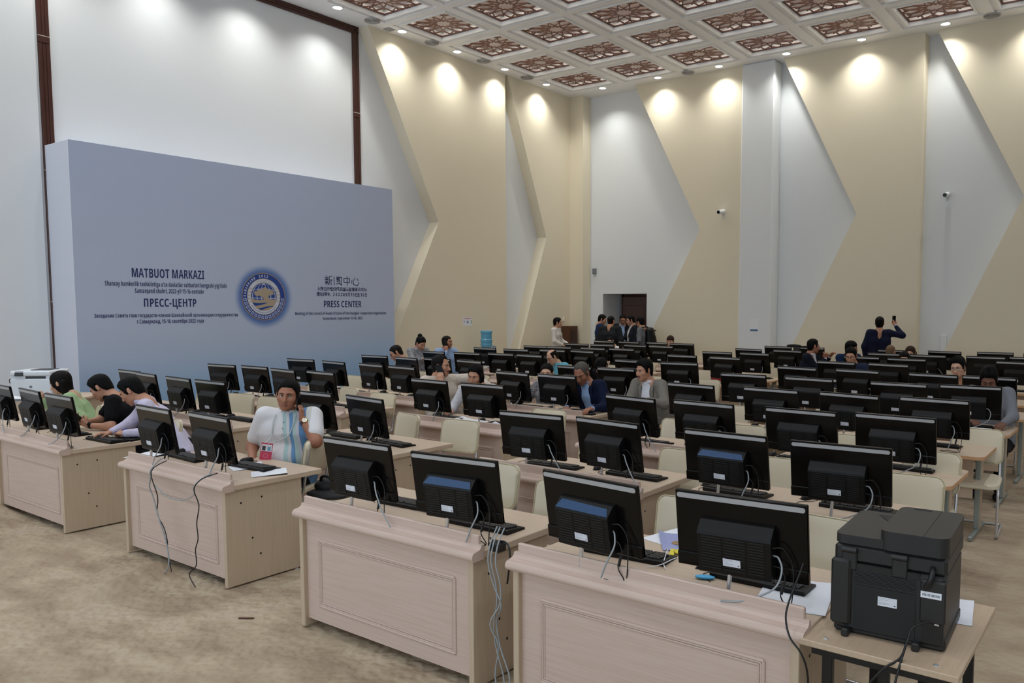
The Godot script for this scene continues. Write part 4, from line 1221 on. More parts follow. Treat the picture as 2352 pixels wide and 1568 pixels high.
func printer_black():
	var t = thing("printer", "large black multifunction printer seen from behind on the small table", "printer", Vector3(-0.785, 0.73, -3.22), 3.0)
	var m = mat(c8(30, 29, 29), 0.45); var dk = mat(c8(14, 14, 14), 0.6)
	var g = Geo.new()
	g.box(Vector3(-0.20, 0.02, -0.22), Vector3(0.20, 0.285, 0.205), 0.012)
	g.box(Vector3(-0.205, 0.0, -0.21), Vector3(0.205, 0.05, 0.19), 0.01)
	g.box(Vector3(-0.212, 0.04, 0.15), Vector3(-0.135, 0.30, 0.222), 0.01)
	g.box(Vector3(0.115, 0.11, 0.15), Vector3(0.205, 0.27, 0.215), 0.006)
	put("body", g, m, t)
	g = Geo.new(); g.box(Vector3(-0.125, 0.03, 0.203), Vector3(0.10, 0.205, 0.2085)); put("rear_cover", g, dk, t)
	g = Geo.new()
	for k in 9: g.box(Vector3(-0.125, 0.212 + k * 0.0055, 0.2045), Vector3(0.10, 0.2145 + k * 0.0055, 0.2085))
	put("vent_grille", g, m, t)
	g = Geo.new(); g.box(Vector3(-0.205, 0.285, -0.22), Vector3(0.205, 0.355, 0.20), 0.012); g.box(Vector3(-0.128, 0.262, 0.19), Vector3(0.112, 0.287, 0.2055)); put("scanner_body", g, m, t)
	var sc = t.get_node("scanner_body")
	g = Geo.new(); g.box(Vector3(-0.125, 0.262, 0.2), Vector3(0.11, 0.284, 0.2075)); put("slot", g, M.cable, sc)
	# lid with its document feeder: a low half and a raised half
	var top = rrect(0.235, 0.42, 0.035, 5)
	g = Geo.new()
	g.xf = Transform3D(Basis(Vector3.RIGHT, -PI / 2), Vector3(-0.0875, 0, -0.01)); g.prism(top, 0.357, 0.392)
	put("lid", g, m, t)
	g = Geo.new(); g.xf = Transform3D(Basis(Vector3.RIGHT, -PI / 2), Vector3(0.085, 0, -0.005)); g.prism(rrect(0.245, 0.43, 0.04, 6), 0.357, 0.43)
	put("feeder", g, m, t)
	var fd = t.get_node("feeder")
	g = Geo.new(); g.box(Vector3(0.118, 0.4295, -0.215), Vector3(0.1205, 0.4308, 0.205)); put("seam", g, dk, fd)
	g = Geo.new(); g.box(Vector3(0.015, 0.428, -0.205), Vector3(0.085, 0.4315, -0.19)); put("grip", g, dk, fd)
	g = Geo.new(); g.tri(Vector3(-0.12, 0.3935, -0.17), Vector3(-0.04, 0.3935, -0.04), Vector3(-0.04, 0.3935, -0.19)); put("tray_recess", g, dk, t.get_node("lid"))
	for x in [-0.145, 0.04]:
		g = Geo.new(); g.tube([Vector3(x - 0.028, 0.338, 0.212), Vector3(x + 0.028, 0.338, 0.212)], 0.012, 10); g.box(Vector3(x - 0.028, 0.26, 0.196), Vector3(x + 0.028, 0.33, 0.212), 0.004)
		put("hinge", g, m, sc)
	for x in [-0.15, 0.108]:
		g = Geo.new(); g.box(Vector3(x - 0.014, 0.0, 0.195), Vector3(x + 0.014, 0.032, 0.238), 0.005); put("latch", g, m, t)
	g = Geo.new(); g.box(Vector3(0.125, 0.035, 0.2), Vector3(0.2, 0.165, 0.208)); put("port_bay", g, M.cable, t)
	var pb = t.get_node("port_bay")
	g = Geo.new(); g.box(Vector3(0.165, 0.128, 0.207), Vector3(0.178, 0.139, 0.21)); g.box(Vector3(0.168, 0.105, 0.207), Vector3(0.184, 0.119, 0.21)); put("socket", g, M.chrome, pb)
	g = Geo.new(); g.tube(curve([Vector3(0.155, 0.315, 0.2), Vector3(0.157, 0.30, 0.226), Vector3(0.15, 0.27, 0.232), Vector3(0.135, 0.24, 0.224)], 5), 0.010, 9); put("lead", g, M.plug, t)
	# stickers
	g = Geo.new(); g.box(Vector3(-0.035, 0.14, 0.208), Vector3(0.035, 0.175, 0.2092)); g.quad_uv(Vector3(-0.035, 0.14, 0.2096), Vector3(0.035, 0.14, 0.2096), Vector3(0.035, 0.175, 0.2096), Vector3(-0.035, 0.175, 0.2096))
	put("sticker", g, M.label, t)
	g = Geo.new(); g.box(Vector3(0.118, 0.205, 0.2145), Vector3(0.19, 0.229, 0.2160), 0.0)
	var s = put("inventory_label", g, M.paper, t)
	s.set_meta("label", "white inventory label with a printed number")
	lettering("lettering", "016-15-382D/6", s, Vector3(0.154, 0.217, 0.2166), 0.060, 0.009, M.cable, true)

func printer_white():
	var t = thing("printer", "white multifunction printer on the cabinet beside the banner", "printer", Vector3(-11.72, 0.83, -4.22), 42.0)
	var m = mat(c8(214, 218, 224), 0.5); var dk = mat(c8(40, 42, 46), 0.4)
	var g = Geo.new(); g.box(Vector3(-0.24, 0.0, -0.22), Vector3(0.24, 0.235, 0.22), 0.012); put("body", g, m, t)
	g = Geo.new(); g.box(Vector3(-0.24, 0.27, -0.22), Vector3(0.24, 0.335, 0.22), 0.015); g.box(Vector3(-0.24, 0.235, -0.22), Vector3(-0.07, 0.28, 0.2)); g.box(Vector3(0.17, 0.235, -0.22), Vector3(0.24, 0.28, 0.2)); put("scanner_lid", g, m, t)
	g = Geo.new(); g.box(Vector3(-0.07, 0.236, -0.2), Vector3(0.17, 0.27, 0.19)); put("output_slot", g, dk, t)
	g = Geo.new(); g.xf = Transform3D(Basis(Vector3.RIGHT, -0.35), Vector3(-0.13, 0.30, 0.222)); g.box(Vector3(-0.05, -0.03, -0.005), Vector3(0.05, 0.03, 0.004), 0.003); put("control_screen", g, dk, t)
	g = Geo.new(); g.box(Vector3(-0.06, 0.333, -0.15), Vector3(0.16, 0.342, 0.1), 0.003); put("feeder_tray", g, dk, t)
	g = Geo.new(); g.box(Vector3(-0.14, 0.03, 0.215), Vector3(0.14, 0.05, 0.2225)); put("paper_drawer", g, m, t)
	g = Geo.new(); g.box(Vector3(-0.11, 0.052, 0.219), Vector3(0.11, 0.058, 0.2225)); put("drawer_grip", g, dk, t.get_node("paper_drawer"))
	g = Geo.new(); g.xf = Transform3D(Basis(Vector3.RIGHT, PI / 2), Vector3(0.0, 0.135, 0.2205)); g.lathe([Vector2(0.010, 0.0), Vector2(0.010, 0.002), Vector2(0.016, 0.002), Vector2(0.016, 0.0)], 18); put("badge", g, dk, t)
	lettering("lettering", "hp", t.get_node("badge"), Vector3(0, 0.135, 0.2225), 0.014, 0.014, dk, true)
	g = Geo.new(); g.tube(curve([Vector3(-12.2, 0.84, -4.3), Vector3(-12.1, 0.95, -4.05), Vector3(-12.02, 1.03, -3.98), Vector3(-11.95, 1.06, -4.0)], 5), 0.005, 6)
	plain("power_cable", "dark cord rising behind the white printer", "cable", g, M.cable)
	g = sheet(0.3, 0.21, 0.01, 0.03)
	plain("paper_stack", "small stack of white paper beside the white printer", "papers", g, M.paper, Vector3(-11.35, 0.83, -3.87), 35)

func bag():
	var t = thing("bag", "limp black and grey bag lying on the spare chair behind the striped polo man", "bag", Vector3(-5.27, 0.485, -3.84), 25.0)
	var g = Geo.new()
	g.ball(Vector3(0, 0.035, 0), Vector3(0.20, 0.04, 0.13), 14, 7); g.ball(Vector3(-0.04, 0.09, -0.03), Vector3(0.11, 0.06, 0.08), 12, 7)
	put("body", g, mat(c8(20, 20, 22), 0.7), t)
	g = Geo.new(); g.ball(Vector3(0.09, 0.085, -0.03), Vector3(0.08, 0.05, 0.09), 12, 7)
	put("grey_flap", g, mat(c8(92, 92, 94), 0.85), t)
	g = Geo.new(); g.tube(curve([Vector3(-0.08, 0.12, 0.0), Vector3(-0.06, 0.17, 0.02), Vector3(0.0, 0.175, 0.03), Vector3(0.04, 0.13, 0.03)], 4), 0.012, 6)
	put("strap", g, M.matte, t)

func cooler():
	var t = thing("water_cooler", "white water cooler with a blue bottle by the cream left wall", "water cooler", Vector3(-12.62, 0, -13.5), 60.0)
	var g = Geo.new(); g.box(Vector3(-0.16, 0.0, -0.16), Vector3(0.16, 1.0, 0.16), 0.02); g.lathe([Vector2(0.12, 1.0), Vector2(0.12, 1.04), Vector2(0.08, 1.05)], 18); put("body", g, mat(c8(222, 224, 226), 0.4), t)
	g = Geo.new()
	g.lathe([Vector2(0.05, 1.03), Vector2(0.12, 1.055), Vector2(0.137, 1.085), Vector2(0.137, 1.12), Vector2(0.130, 1.13), Vector2(0.130, 1.16), Vector2(0.137, 1.17), Vector2(0.137, 1.225), Vector2(0.125, 1.24), Vector2(0.125, 1.365), Vector2(0.137, 1.38), Vector2(0.137, 1.42), Vector2(0.12, 1.437), Vector2(0.0, 1.44)], 24)
	put("bottle", g, mat(c8(92, 158, 192), 0.15), t)
	g = Geo.new(); g.tube([Vector3(0.19, 0.75, 0.0), Vector3(0.19, 1.08, 0.0)], 0.042, 14); put("cup_holder", g, mat(c8(140, 158, 176), 0.3), t)

func door_and_walls():
	var g; var t
	# doorway: dark frame, an open panelled leaf, a lit passage behind
	t = struct("door_1", Geo.new_box(Vector3(-10.84, 0, -18.62), Vector3(-10.70, 2.33, -18.45)), M.dark_wood)
	g = Geo.new(); g.box(Vector3(-12.22, 0, -18.62), Vector3(-12.10, 2.33, -18.47)); g.box(Vector3(-12.22, 2.26, -18.62), Vector3(-10.70, 2.36, -18.47)); put("door_frame", g, M.dark_wood, t)
	g = Geo.new(); g.box(Vector3(-0.78, 0.0, -0.02), Vector3(0.0, 2.24, 0.02), 0.004)
	for s in [-1, 1]:
		g.box(Vector3(-0.68, 0.2, s * 0.022 - 0.006), Vector3(-0.12, 0.9, s * 0.022 + 0.006), 0.006); g.box(Vector3(-0.68, 1.05, s * 0.022 - 0.006), Vector3(-0.12, 2.0, s * 0.022 + 0.006), 0.006)
	var leaf = put("door_leaf", g, M.dark_wood, t, Vector3(-11.24, 0.02, -18.46))
	leaf.rotation_degrees.y = 12
	g = Geo.new(); g.tube([Vector3(-0.06, 1.1, 0.03), Vector3(-0.06, 1.1, 0.07), Vector3(-0.16, 1.1, 0.07)], 0.009, 8); g.box(Vector3(-0.08, 1.0, 0.02), Vector3(-0.04, 1.2, 0.028), 0.004); put("door_handle", g, M.chrome, leaf)
	g = Geo.new(); g.box(Vector3(-11.05, 0.9, -18.45), Vector3(-10.86, 2.3, -18.44)); put("glass_strip", g, mat(c8(206, 214, 222), 0.3), t)
	var gs = t.get_node("glass_strip")
	for k in 5:
		g = Geo.new(); g.box(Vector3(-11.04, 1.05 + k * 0.26, -18.44), Vector3(-10.88, 1.13 + k * 0.26, -18.436)); put("notice", g, mat(c8(118, 146, 178), 0.6), gs)
	# low dark cabinet in the corner
	t = thing("lectern", "dark brown wooden lectern standing in the far left corner", "lectern", Vector3(-12.82, 0, -16.95), 90.0)
	g = Geo.new(); g.box(Vector3(-0.17, 0, -0.16), Vector3(0.17, 1.47, 0.14), 0.006); put("body", g, M.dark_wood, t)
	g = Geo.new(); g.box(Vector3(-0.13, 0.2, 0.14), Vector3(0.13, 1.36, 0.15), 0.006); put("front_panel", g, mat(c8(62, 34, 22), 0.4), t)
	g = Geo.new(); g.box(Vector3(-0.04, 0, -0.02), Vector3(0.04, 0.11, 0.02), 0.006)
	plain("wall_switch", "small beige switch box on the left wall near the corner", "switch", g, M.cream, Vector3(-12.99, 1.60, -16.9))
	g = Geo.new(); g.box(Vector3(-0.055, -0.075, 0.0), Vector3(0.055, 0.075, 0.06), 0.008)
	plain("wall_sensor", "small grey sensor box high on the white wall left of the doorway", "sensor", g, mat(c8(120, 126, 134), 0.5), Vector3(-12.42, 2.94, WB))
	# notices
	t = plain("wall_notice", "white printed notice sheet on the cream left wall above the water cooler", "notice", Geo.new_box(Vector3(-0.148, -0.104, 0), Vector3(0.148, 0.104, 0.003)), M.paper, Vector3(-13.0, 1.64, -13.28), 90)
	g = Geo.new(); g.box(Vector3(-0.12, 0.065, 0.003), Vector3(0.12, 0.078, 0.0036)); g.box(Vector3(-0.06, 0.04, 0.003), Vector3(0.06, 0.046, 0.0036)); put("print", g, mat(c8(196, 90, 96), 0.7), t)
	g = Geo.new(); g.box(Vector3(-0.03, -0.04, 0.003), Vector3(0.03, 0.015, 0.0036)); g.box(Vector3(-0.125, -0.03, 0.003), Vector3(-0.1, 0.02, 0.0036)); put("print", g, mat(c8(130, 150, 190), 0.7), t)
	g = Geo.new(); g.box(Vector3(0.105, -0.05, 0.003), Vector3(0.125, 0.03, 0.0036)); put("print", g, mat(c8(90, 150, 110), 0.7), t)
	t = plain("wall_notice", "small white notice with a blue strip on the white pilaster", "notice", Geo.new_box(Vector3(-0.10, -0.145, 0), Vector3(0.10, 0.145, 0.003)), M.paper, Vector3(-7.59, 1.58, -17.12))
	g = Geo.new(); g.box(Vector3(-0.095, -0.14, 0.003), Vector3(0.095, -0.105, 0.0036)); put("print", g, mat(c8(40, 92, 140), 0.6), t)
	# wall cameras
	for q in [[-8.46, 4.22, -17.2, "white security camera on the cream back wall left of the pilaster"], [-3.57, 4.28, WB + 0.03, "white security camera on the white back wall at right"]]:
		t = thing("security_camera", q[3], "camera", Vector3(q[0], q[1], q[2]), 10.0, "security cameras on the back wall")
		g = Geo.new(); g.box(Vector3(-0.03, -0.11, 0.0), Vector3(0.03, -0.02, 0.02), 0.005); g.tube([Vector3(0, -0.07, 0.01), Vector3(0, -0.05, 0.09)], 0.014, 8); put("bracket", g, M.white, t)
		g = Geo.new(); g.tube([Vector3(0.02, 0.02, 0.02), Vector3(-0.04, -0.02, 0.26)], 0.05, 12); put("housing", g, M.white, t)
		g = Geo.new(); g.tube([Vector3(-0.04, -0.02, 0.258), Vector3(-0.043, -0.022, 0.275)], 0.036, 12); put("lens", g, M.black, t)
	# coat and folder at the eighth row, camera bag and bottle
	g = Geo.new(); g.ball(Vector3.ZERO, Vector3(0.2, 0.30, 0.09), 14, 9)
	plain("jacket", "blue jacket hung over a chair behind the eighth row", "jacket", g, mat(c8(20, 52, 134), 0.85), Vector3(-6.55, 0.77, -13.38), 10)
	g = Geo.new(); g.box(Vector3(-0.15, 0, -0.03), Vector3(0.15, 0.22, 0.03), 0.01)
	plain("folder", "red folder standing on the chair behind the seventh row", "folder", g, mat(c8(150, 24, 34), 0.5), Vector3(-6.02, 0.62, -12.2), 12)
	t = thing("camera_bag", "black camera bag lying on top of the tenth row's middle monitors", "camera bag", Vector3(-5.83, 1.21, -15.17), 0.0)
	g = Geo.new(); g.ball(Vector3(-0.03, 0.015, 0), Vector3(0.16, 0.035, 0.05), 12, 6); g.ball(Vector3(0.22, 0.005, 0), Vector3(0.12, 0.02, 0.03), 10, 5); put("body", g, M.matte, t)
	g = Geo.new(); g.box(Vector3(-0.03, -0.12, 0.025), Vector3(0.10, 0.0, 0.05), 0.01); put("flap", g, mat(c8(40, 38, 36), 0.7), t)

# one skin round a set of tapered bones [from, to, radius, radius], joined smoothly, meshed as surface nets
func blob(g: Geo, bones: Array, cell: float, soft := 0.018):
	var lo := Vector3(1e9, 1e9, 1e9); var hi := -lo
	var K: float = 1.0 / soft
	var reach: float = soft * 3.0 + cell
	for b in bones:
		var r = maxf(b[2], b[3]) + reach + cell * 2
		for q in [b[0], b[1]]:
			lo = lo.min(q - Vector3(r, r, r)); hi = hi.max(q + Vector3(r, r, r))
	var nx := int((hi.x - lo.x) / cell) + 2; var ny := int((hi.y - lo.y) / cell) + 2; var nz := int((hi.z - lo.z) / cell) + 2
	var F := PackedFloat32Array(); F.resize(nx * ny * nz)
	for b in bones:
		var a: Vector3 = b[0]; var ab: Vector3 = b[1] - a
		var ra: float = b[2]; var dr: float = b[3] - ra
		var l2: float = maxf(ab.length_squared(), 1e-9)
		var r = maxf(b[2], b[3]) + reach
		var m0: Vector3 = (a.min(b[1]) - Vector3(r, r, r) - lo) / cell; var m1: Vector3 = (a.max(b[1]) + Vector3(r, r, r) - lo) / cell
		for k in range(int(m0.z), int(m1.z) + 2):
			for j in range(int(m0.y), int(m1.y) + 2):
				var row := (k * ny + j) * nx
				for i in range(int(m0.x), int(m1.x) + 2):
					var p := Vector3(lo.x + i * cell - a.x, lo.y + j * cell - a.y, lo.z + k * cell - a.z)
					var t := clampf(p.dot(ab) / l2, 0.0, 1.0)
					var d: float = (p - ab * t).length() - ra - dr * t
					if d < reach: F[row + i] += exp(-K * maxf(d, -0.12))
	var idx := PackedInt32Array(); idx.resize(nx * ny * nz); idx.fill(-1)
	var V: Array[Vector3] = []; var N: Array[Vector3] = []
	var off := [0, 1, nx, nx + 1, nx * ny, nx * ny + 1, nx * ny + nx, nx * ny + nx + 1]
	var E := [[0, 1], [2, 3], [4, 5], [6, 7], [0, 2], [1, 3], [4, 6], [5, 7], [0, 4], [1, 5], [2, 6], [3, 7]]
	for k in nz - 1:
		for j in ny - 1:
			var row := (k * ny + j) * nx
			for i in nx - 1:
				var c := row + i
				var n_in := 0
				for q in 8:
					if F[c + off[q]] >= 1.0: n_in += 1
				if n_in == 0 or n_in == 8: continue
				var f := []
				for q in 8: f.append(log(maxf(F[c + off[q]], 1e-4)))
				var s := Vector3.ZERO; var m := 0
				for e in E:
					var u: float = f[e[0]]; var w: float = f[e[1]]
					if (u >= 0.0) == (w >= 0.0): continue
					var t: float = u / (u - w)
					var A := Vector3(e[0] & 1, (e[0] >> 1) & 1, e[0] >> 2); var B := Vector3(e[1] & 1, (e[1] >> 1) & 1, e[1] >> 2)
					s += A.lerp(B, t); m += 1
				s /= m
				idx[c] = V.size()
				V.append(lo + (Vector3(i, j, k) + s) * cell)
				N.append(-Vector3(f[1] - f[0] + f[3] - f[2] + f[5] - f[4] + f[7] - f[6], f[2] - f[0] + f[3] - f[1] + f[6] - f[4] + f[7] - f[5], f[4] - f[0] + f[5] - f[1] + f[6] - f[2] + f[7] - f[3]).normalized())
	var st := [1, nx, nx * ny]
	for k in range(1, nz - 1):
		for j in range(1, ny - 1):
			var row := (k * ny + j) * nx
			for i in range(1, nx - 1):
				var c := row + i
				if idx[c] < 0: continue
				var inside: bool = F[c] >= 1.0
				for ax in 3:
					if (F[c + st[ax]] >= 1.0) == inside: continue
					var b1: int = st[(ax + 1) % 3]; var b2: int = st[(ax + 2) % 3]
					var q0 = idx[c]; var q1 = idx[c - b1]; var q2 = idx[c - b1 - b2]; var q3 = idx[c - b2]
					if q0 < 0 or q1 < 0 or q2 < 0 or q3 < 0: continue
					if inside:
						g.tri3(V[q0], V[q1], V[q2], N[q0], N[q1], N[q2]); g.tri3(V[q0], V[q2], V[q3], N[q0], N[q2], N[q3])
					else:
						g.tri3(V[q0], V[q2], V[q1], N[q0], N[q2], N[q1]); g.tri3(V[q0], V[q3], V[q2], N[q0], N[q3], N[q2])

# --- heads: a radial surface round the point between the ears; +z is the face
var head_dirs := []
var head_r := {}
const HU := 76
const HV := 56
func ell(p: Vector3, c: Vector3, r: Vector3) -> float:
	var q := (p - c) / r
	var l := q.length()
	return (l - 1.0) * minf(r.x, minf(r.y, r.z)) * 0.6 + (l - 1.0) * l / maxf((q / r).length(), 1e-6) * 0.4
func cap(p: Vector3, a: Vector3, b: Vector3, ra: float, rb: float) -> float:
	var ab := b - a
	var t := clampf((p - a).dot(ab) / ab.length_squared(), 0, 1)
	return (p - a - ab * t).length() - lerpf(ra, rb, t)
func smin(a: float, b: float, k: float) -> float:
	var h := maxf(k - absf(a - b), 0.0) / k
	return minf(a, b) - h * h * k * 0.25
func head_sdf(p0: Vector3, fem: bool) -> float:
	var p := Vector3(absf(p0.x), p0.y, p0.z)
	var d := ell(p, Vector3(0, 0.035, -0.014), Vector3(0.076, 0.088, 0.098))
	d = smin(d, ell(p, Vector3(0, -0.03, 0.03), Vector3(0.064 if not fem else 0.061, 0.082, 0.066)), 0.03)
	d = smin(d, ell(p, Vector3(0, -0.076, 0.036), Vector3(0.050 if not fem else 0.042, 0.036, 0.05)), 0.025)
	d = smin(d, (p - Vector3(0, -0.102, 0.070)).length() - (0.020 if not fem else 0.016), 0.02)
	d = smin(d, (p - Vector3(0.042, -0.022, 0.060)).length() - 0.026, 0.02)
	d = smin(d, cap(p, Vector3(0.0, 0.028, 0.088), Vector3(0.046, 0.026, 0.066), 0.010, 0.012), 0.014)
	# eye hollows
	var e := (p - Vector3(0.032, 0.004, 0.102)).length() - 0.017
	d = -smin(-d, e, 0.016) if e < 0.03 else d
	d = smin(d, cap(p, Vector3(0, 0.010, 0.090), Vector3(0, -0.034, 0.112), 0.009, 0.012), 0.010)
	d = smin(d, (p - Vector3(0.012, -0.037, 0.100)).length() - 0.009, 0.007)
	d = smin(d, cap(p, Vector3(0, -0.062, 0.0955), Vector3(0.019, -0.064, 0.087), 0.0062, 0.004), 0.006)
	d = smin(d, cap(p, Vector3(0, -0.073, 0.0945), Vector3(0.016, -0.072, 0.087), 0.0070, 0.004), 0.006)
	# nape
	d = smin(d, cap(p, Vector3(0, -0.03, -0.04), Vector3(0, -0.12, -0.035), 0.058, 0.050), 0.03)
	return d
func head_dir(i: int, j: int) -> Vector3:
	var t := 2.0 * i / HU - 1.0                     # -1..1 round the head, close together in front
	var a := PI * (0.42 * t + 0.58 * t * t * t)
	var w := float(j) / HV
	var e := -PI / 2 + PI * w
	return Vector3(sin(a) * cos(e), sin(e), cos(a) * cos(e))
func head_radii(fem: bool) -> PackedFloat32Array:
	if head_r.has(fem): return head_r[fem]
	var R := PackedFloat32Array()
	for j in HV + 1:
		for i in HU:
			var d := head_dir(i, j)
			var r := 0.17
			for s in 14:
				var q := head_sdf(d * r, fem)
				r -= q * 0.85
				if q < 0.0004: break
				if r < 0.03: break
			R.append(r)
	head_r[fem] = R
	return R
func radial(g: Geo, R: PackedFloat32Array, keep := PackedByteArray()):
	var P := []
	for j in HV + 1:
		for i in HU: P.append(head_dir(i, j) * R[j * HU + i])
	var N := []
	for j in HV + 1:
		for i in HU:
			var a = P[j * HU + (i + 1) % HU] - P[j * HU + (i + HU - 1) % HU]
			var b = P[mini(j + 1, HV) * HU + i] - P[maxi(j - 1, 0) * HU + i]
			var n = a.cross(b)
			N.append(n.normalized() if n.length() > 1e-9 else head_dir(i, j))
	for j in HV:
		for i in HU:
			var a = j * HU + i; var b = j * HU + (i + 1) % HU; var d = b + HU; var e = a + HU
			if keep.size() and not (keep[a] or keep[b] or keep[d] or keep[e]): continue
			g.tri3(P[a], P[b], P[d], N[a], N[b], N[d]); g.tri3(P[a], P[d], P[e], N[a], N[d], N[e])
func hairline(a: float, kind: String) -> float:
	# height above which hair grows, by the angle round the head in degrees
	var pts = {"short": [[0, 0.074], [30, 0.070], [45, 0.050], [58, 0.026], [66, -0.022], [82, -0.022], [88, 0.034], [104, 0.030], [114, -0.03], [135, -0.072], [180, -0.078]],
		"fringe": [[0, 0.044], [34, 0.040], [50, 0.030], [60, 0.010], [66, -0.020], [84, -0.020], [90, 0.028], [104, 0.024], [114, -0.04], [135, -0.082], [180, -0.088]],
		"bald": [[0, 0.13], [50, 0.12], [60, 0.035], [66, -0.022], [82, -0.022], [88, 0.03], [104, 0.03], [114, -0.03], [135, -0.07], [180, -0.074]],
		"receding": [[0, 0.088], [25, 0.098], [42, 0.085], [56, 0.034], [64, -0.018], [80, -0.022], [88, 0.034], [104, 0.030], [114, -0.03], [135, -0.07], [180, -0.076]],
		"long": [[0, 0.066], [20, 0.058], [40, 0.026], [55, -0.03], [70, -0.09], [90, -0.12], [120, -0.14], [180, -0.15]],
		"tied": [[0, 0.070], [30, 0.062], [45, 0.044], [60, 0.016], [72, -0.004], [84, 0.012], [100, 0.008], [114, -0.04], [135, -0.08], [180, -0.088]]}[kind]
	a = absf(a)
	for k in pts.size() - 1:
		if a <= pts[k + 1][0]: return lerpf(pts[k][1], pts[k + 1][1], (a - pts[k][0]) / (pts[k + 1][0] - pts[k][0]))
	return -0.08
func hair(g: Geo, fem: bool, kind: String, thick: float, seed_: int):
	var R = head_radii(fem)
	var out := PackedFloat32Array(); var keep := PackedByteArray()
	for j in HV + 1:
		for i in HU:
			var d := head_dir(i, j)
			var r = R[j * HU + i]
			var p = d * r
			var h = hairline(rad_to_deg(atan2(p.x, p.z)), kind)
			var s = smoothstep(-0.008, 0.014, p.y - h)
			if kind == "bald" and p.y > 0.082: s *= 1.0 - smoothstep(0.082, 0.098, p.y)
			var crown = 0.55 + 0.45 * smoothstep(0.02, 0.10, p.y)
			var t = thick * crown * (0.9 + 0.12 * sin(i * 1.9 + seed_) * sin(j * 1.3 + seed_ * 2.0) + 0.06 * sin(i * 4.1) * cos(j * 3.7))
			if kind in ["short", "fringe"] and p.z > 0.02: t *= 1.15
			out.append(r + lerpf(-0.006, t, s))
			keep.append(1 if s > 0.02 else 0)
	radial(g, out, keep)

var skin_m := {}
func skin(tone: String) -> StandardMaterial3D:
	if not skin_m.has(tone):
		var m = mat({"light": c8(206, 160, 134), "mid": c8(188, 136, 108), "tan": c8(164, 110, 84), "dark": c8(120, 78, 60)}[tone], 0.5)
		m.subsurf_scatter_enabled = false
		skin_m[tone] = m
		skin_m[tone + "lip"] = mat({"light": c8(178, 104, 96), "mid": c8(158, 92, 80), "tan": c8(138, 78, 68), "dark": c8(100, 58, 52)}[tone], 0.5)
	return skin_m[tone]

func cloth(c: Color, rough := 0.85) -> StandardMaterial3D:
	var m = mat(c, rough, 0.0, 0.25)
	if not M.has("weave"):
		var im = noise_img(128, 31, 9.0, 9.0, 0.0, 1.0, 4)
		im.bump_map_to_normal_map(3.5)
		M.weave = tex(im)
	m.normal_enabled = true; m.normal_texture = M.weave; m.normal_scale = 0.55
	triplanar(m, Vector3(2.2, 2.2, 2.2), false)
	return m

# five fingers and a palm; w wrist, d along the hand, n out of the back of the hand, t towards the thumb; curl 0 flat .. 1 fist
func hand(w: Vector3, d: Vector3, n: Vector3, t: Vector3, curl: float, scale := 1.0) -> Array:
	var B = []
	var s = scale
	var k0 = []
	for f in 4:
		var side = (1.5 - f) * 0.021
		var root = w + d * 0.085 * s + t * side * s
		B.append([w + d * 0.012 * s + t * side * 0.55 * s, root, 0.0155 * s, 0.0125 * s])
		var L = [[0.042, 0.026, 0.022], [0.047, 0.030, 0.023], [0.043, 0.028, 0.022], [0.034, 0.021, 0.019]][f]
		var p = root
		var dir = d
		for q in 3:
			var ang = curl * [0.9, 1.35, 0.9][q] * (0.9 + 0.08 * f)
			dir = (dir * cos(ang) - n * sin(ang))
			var nn = n.slide(dir).normalized()
			var e = p + dir * L[q] * s
			B.append([p, e, [0.0098, 0.0088, 0.0080][q] * s, [0.0088, 0.0080, 0.0070][q] * s])
			p = e
			n = nn if q < 2 else n
		n = (n - d * n.dot(d)).normalized() if absf(n.dot(d)) < 0.98 else t.cross(d)
		if n.dot(k0[0] if k0.size() else n) < 0: n = -n
		k0.append(n)
	var th = w + d * 0.03 * s + t * 0.026 * s
	var a1 = (d * 0.6 + t * 0.75 - k0[0] * 0.25).normalized()
	var a2 = (d * 0.9 + t * 0.25 - k0[0] * (0.3 + 0.5 * curl)).normalized()
	B.append([w + d * 0.015 * s, th, 0.016 * s, 0.015 * s])
	B.append([th, th + a1 * 0.036 * s, 0.0135 * s, 0.011 * s])
	B.append([th + a1 * 0.036 * s, th + a1 * 0.036 * s + a2 * 0.030 * s, 0.0105 * s, 0.0085 * s])
	B.append([th + a1 * 0.036 * s + a2 * 0.030 * s, th + a1 * 0.036 * s + a2 * 0.052 * s, 0.0088 * s, 0.0072 * s])
	return B

func elbow_of(s: Vector3, w: Vector3, la: float, lb: float, pole: Vector3) -> Array:
	var v = w - s
	var l = minf(v.length(), (la + lb) * 0.995)
	v = v.normalized()
	w = s + v * l
	var x = (la * la - lb * lb + l * l) / (2 * l)
	var h = sqrt(maxf(la * la - x * x, 0.0))
	var p = (pole - v * pole.dot(v)).normalized()
	return [s + v * x + p * h, w]

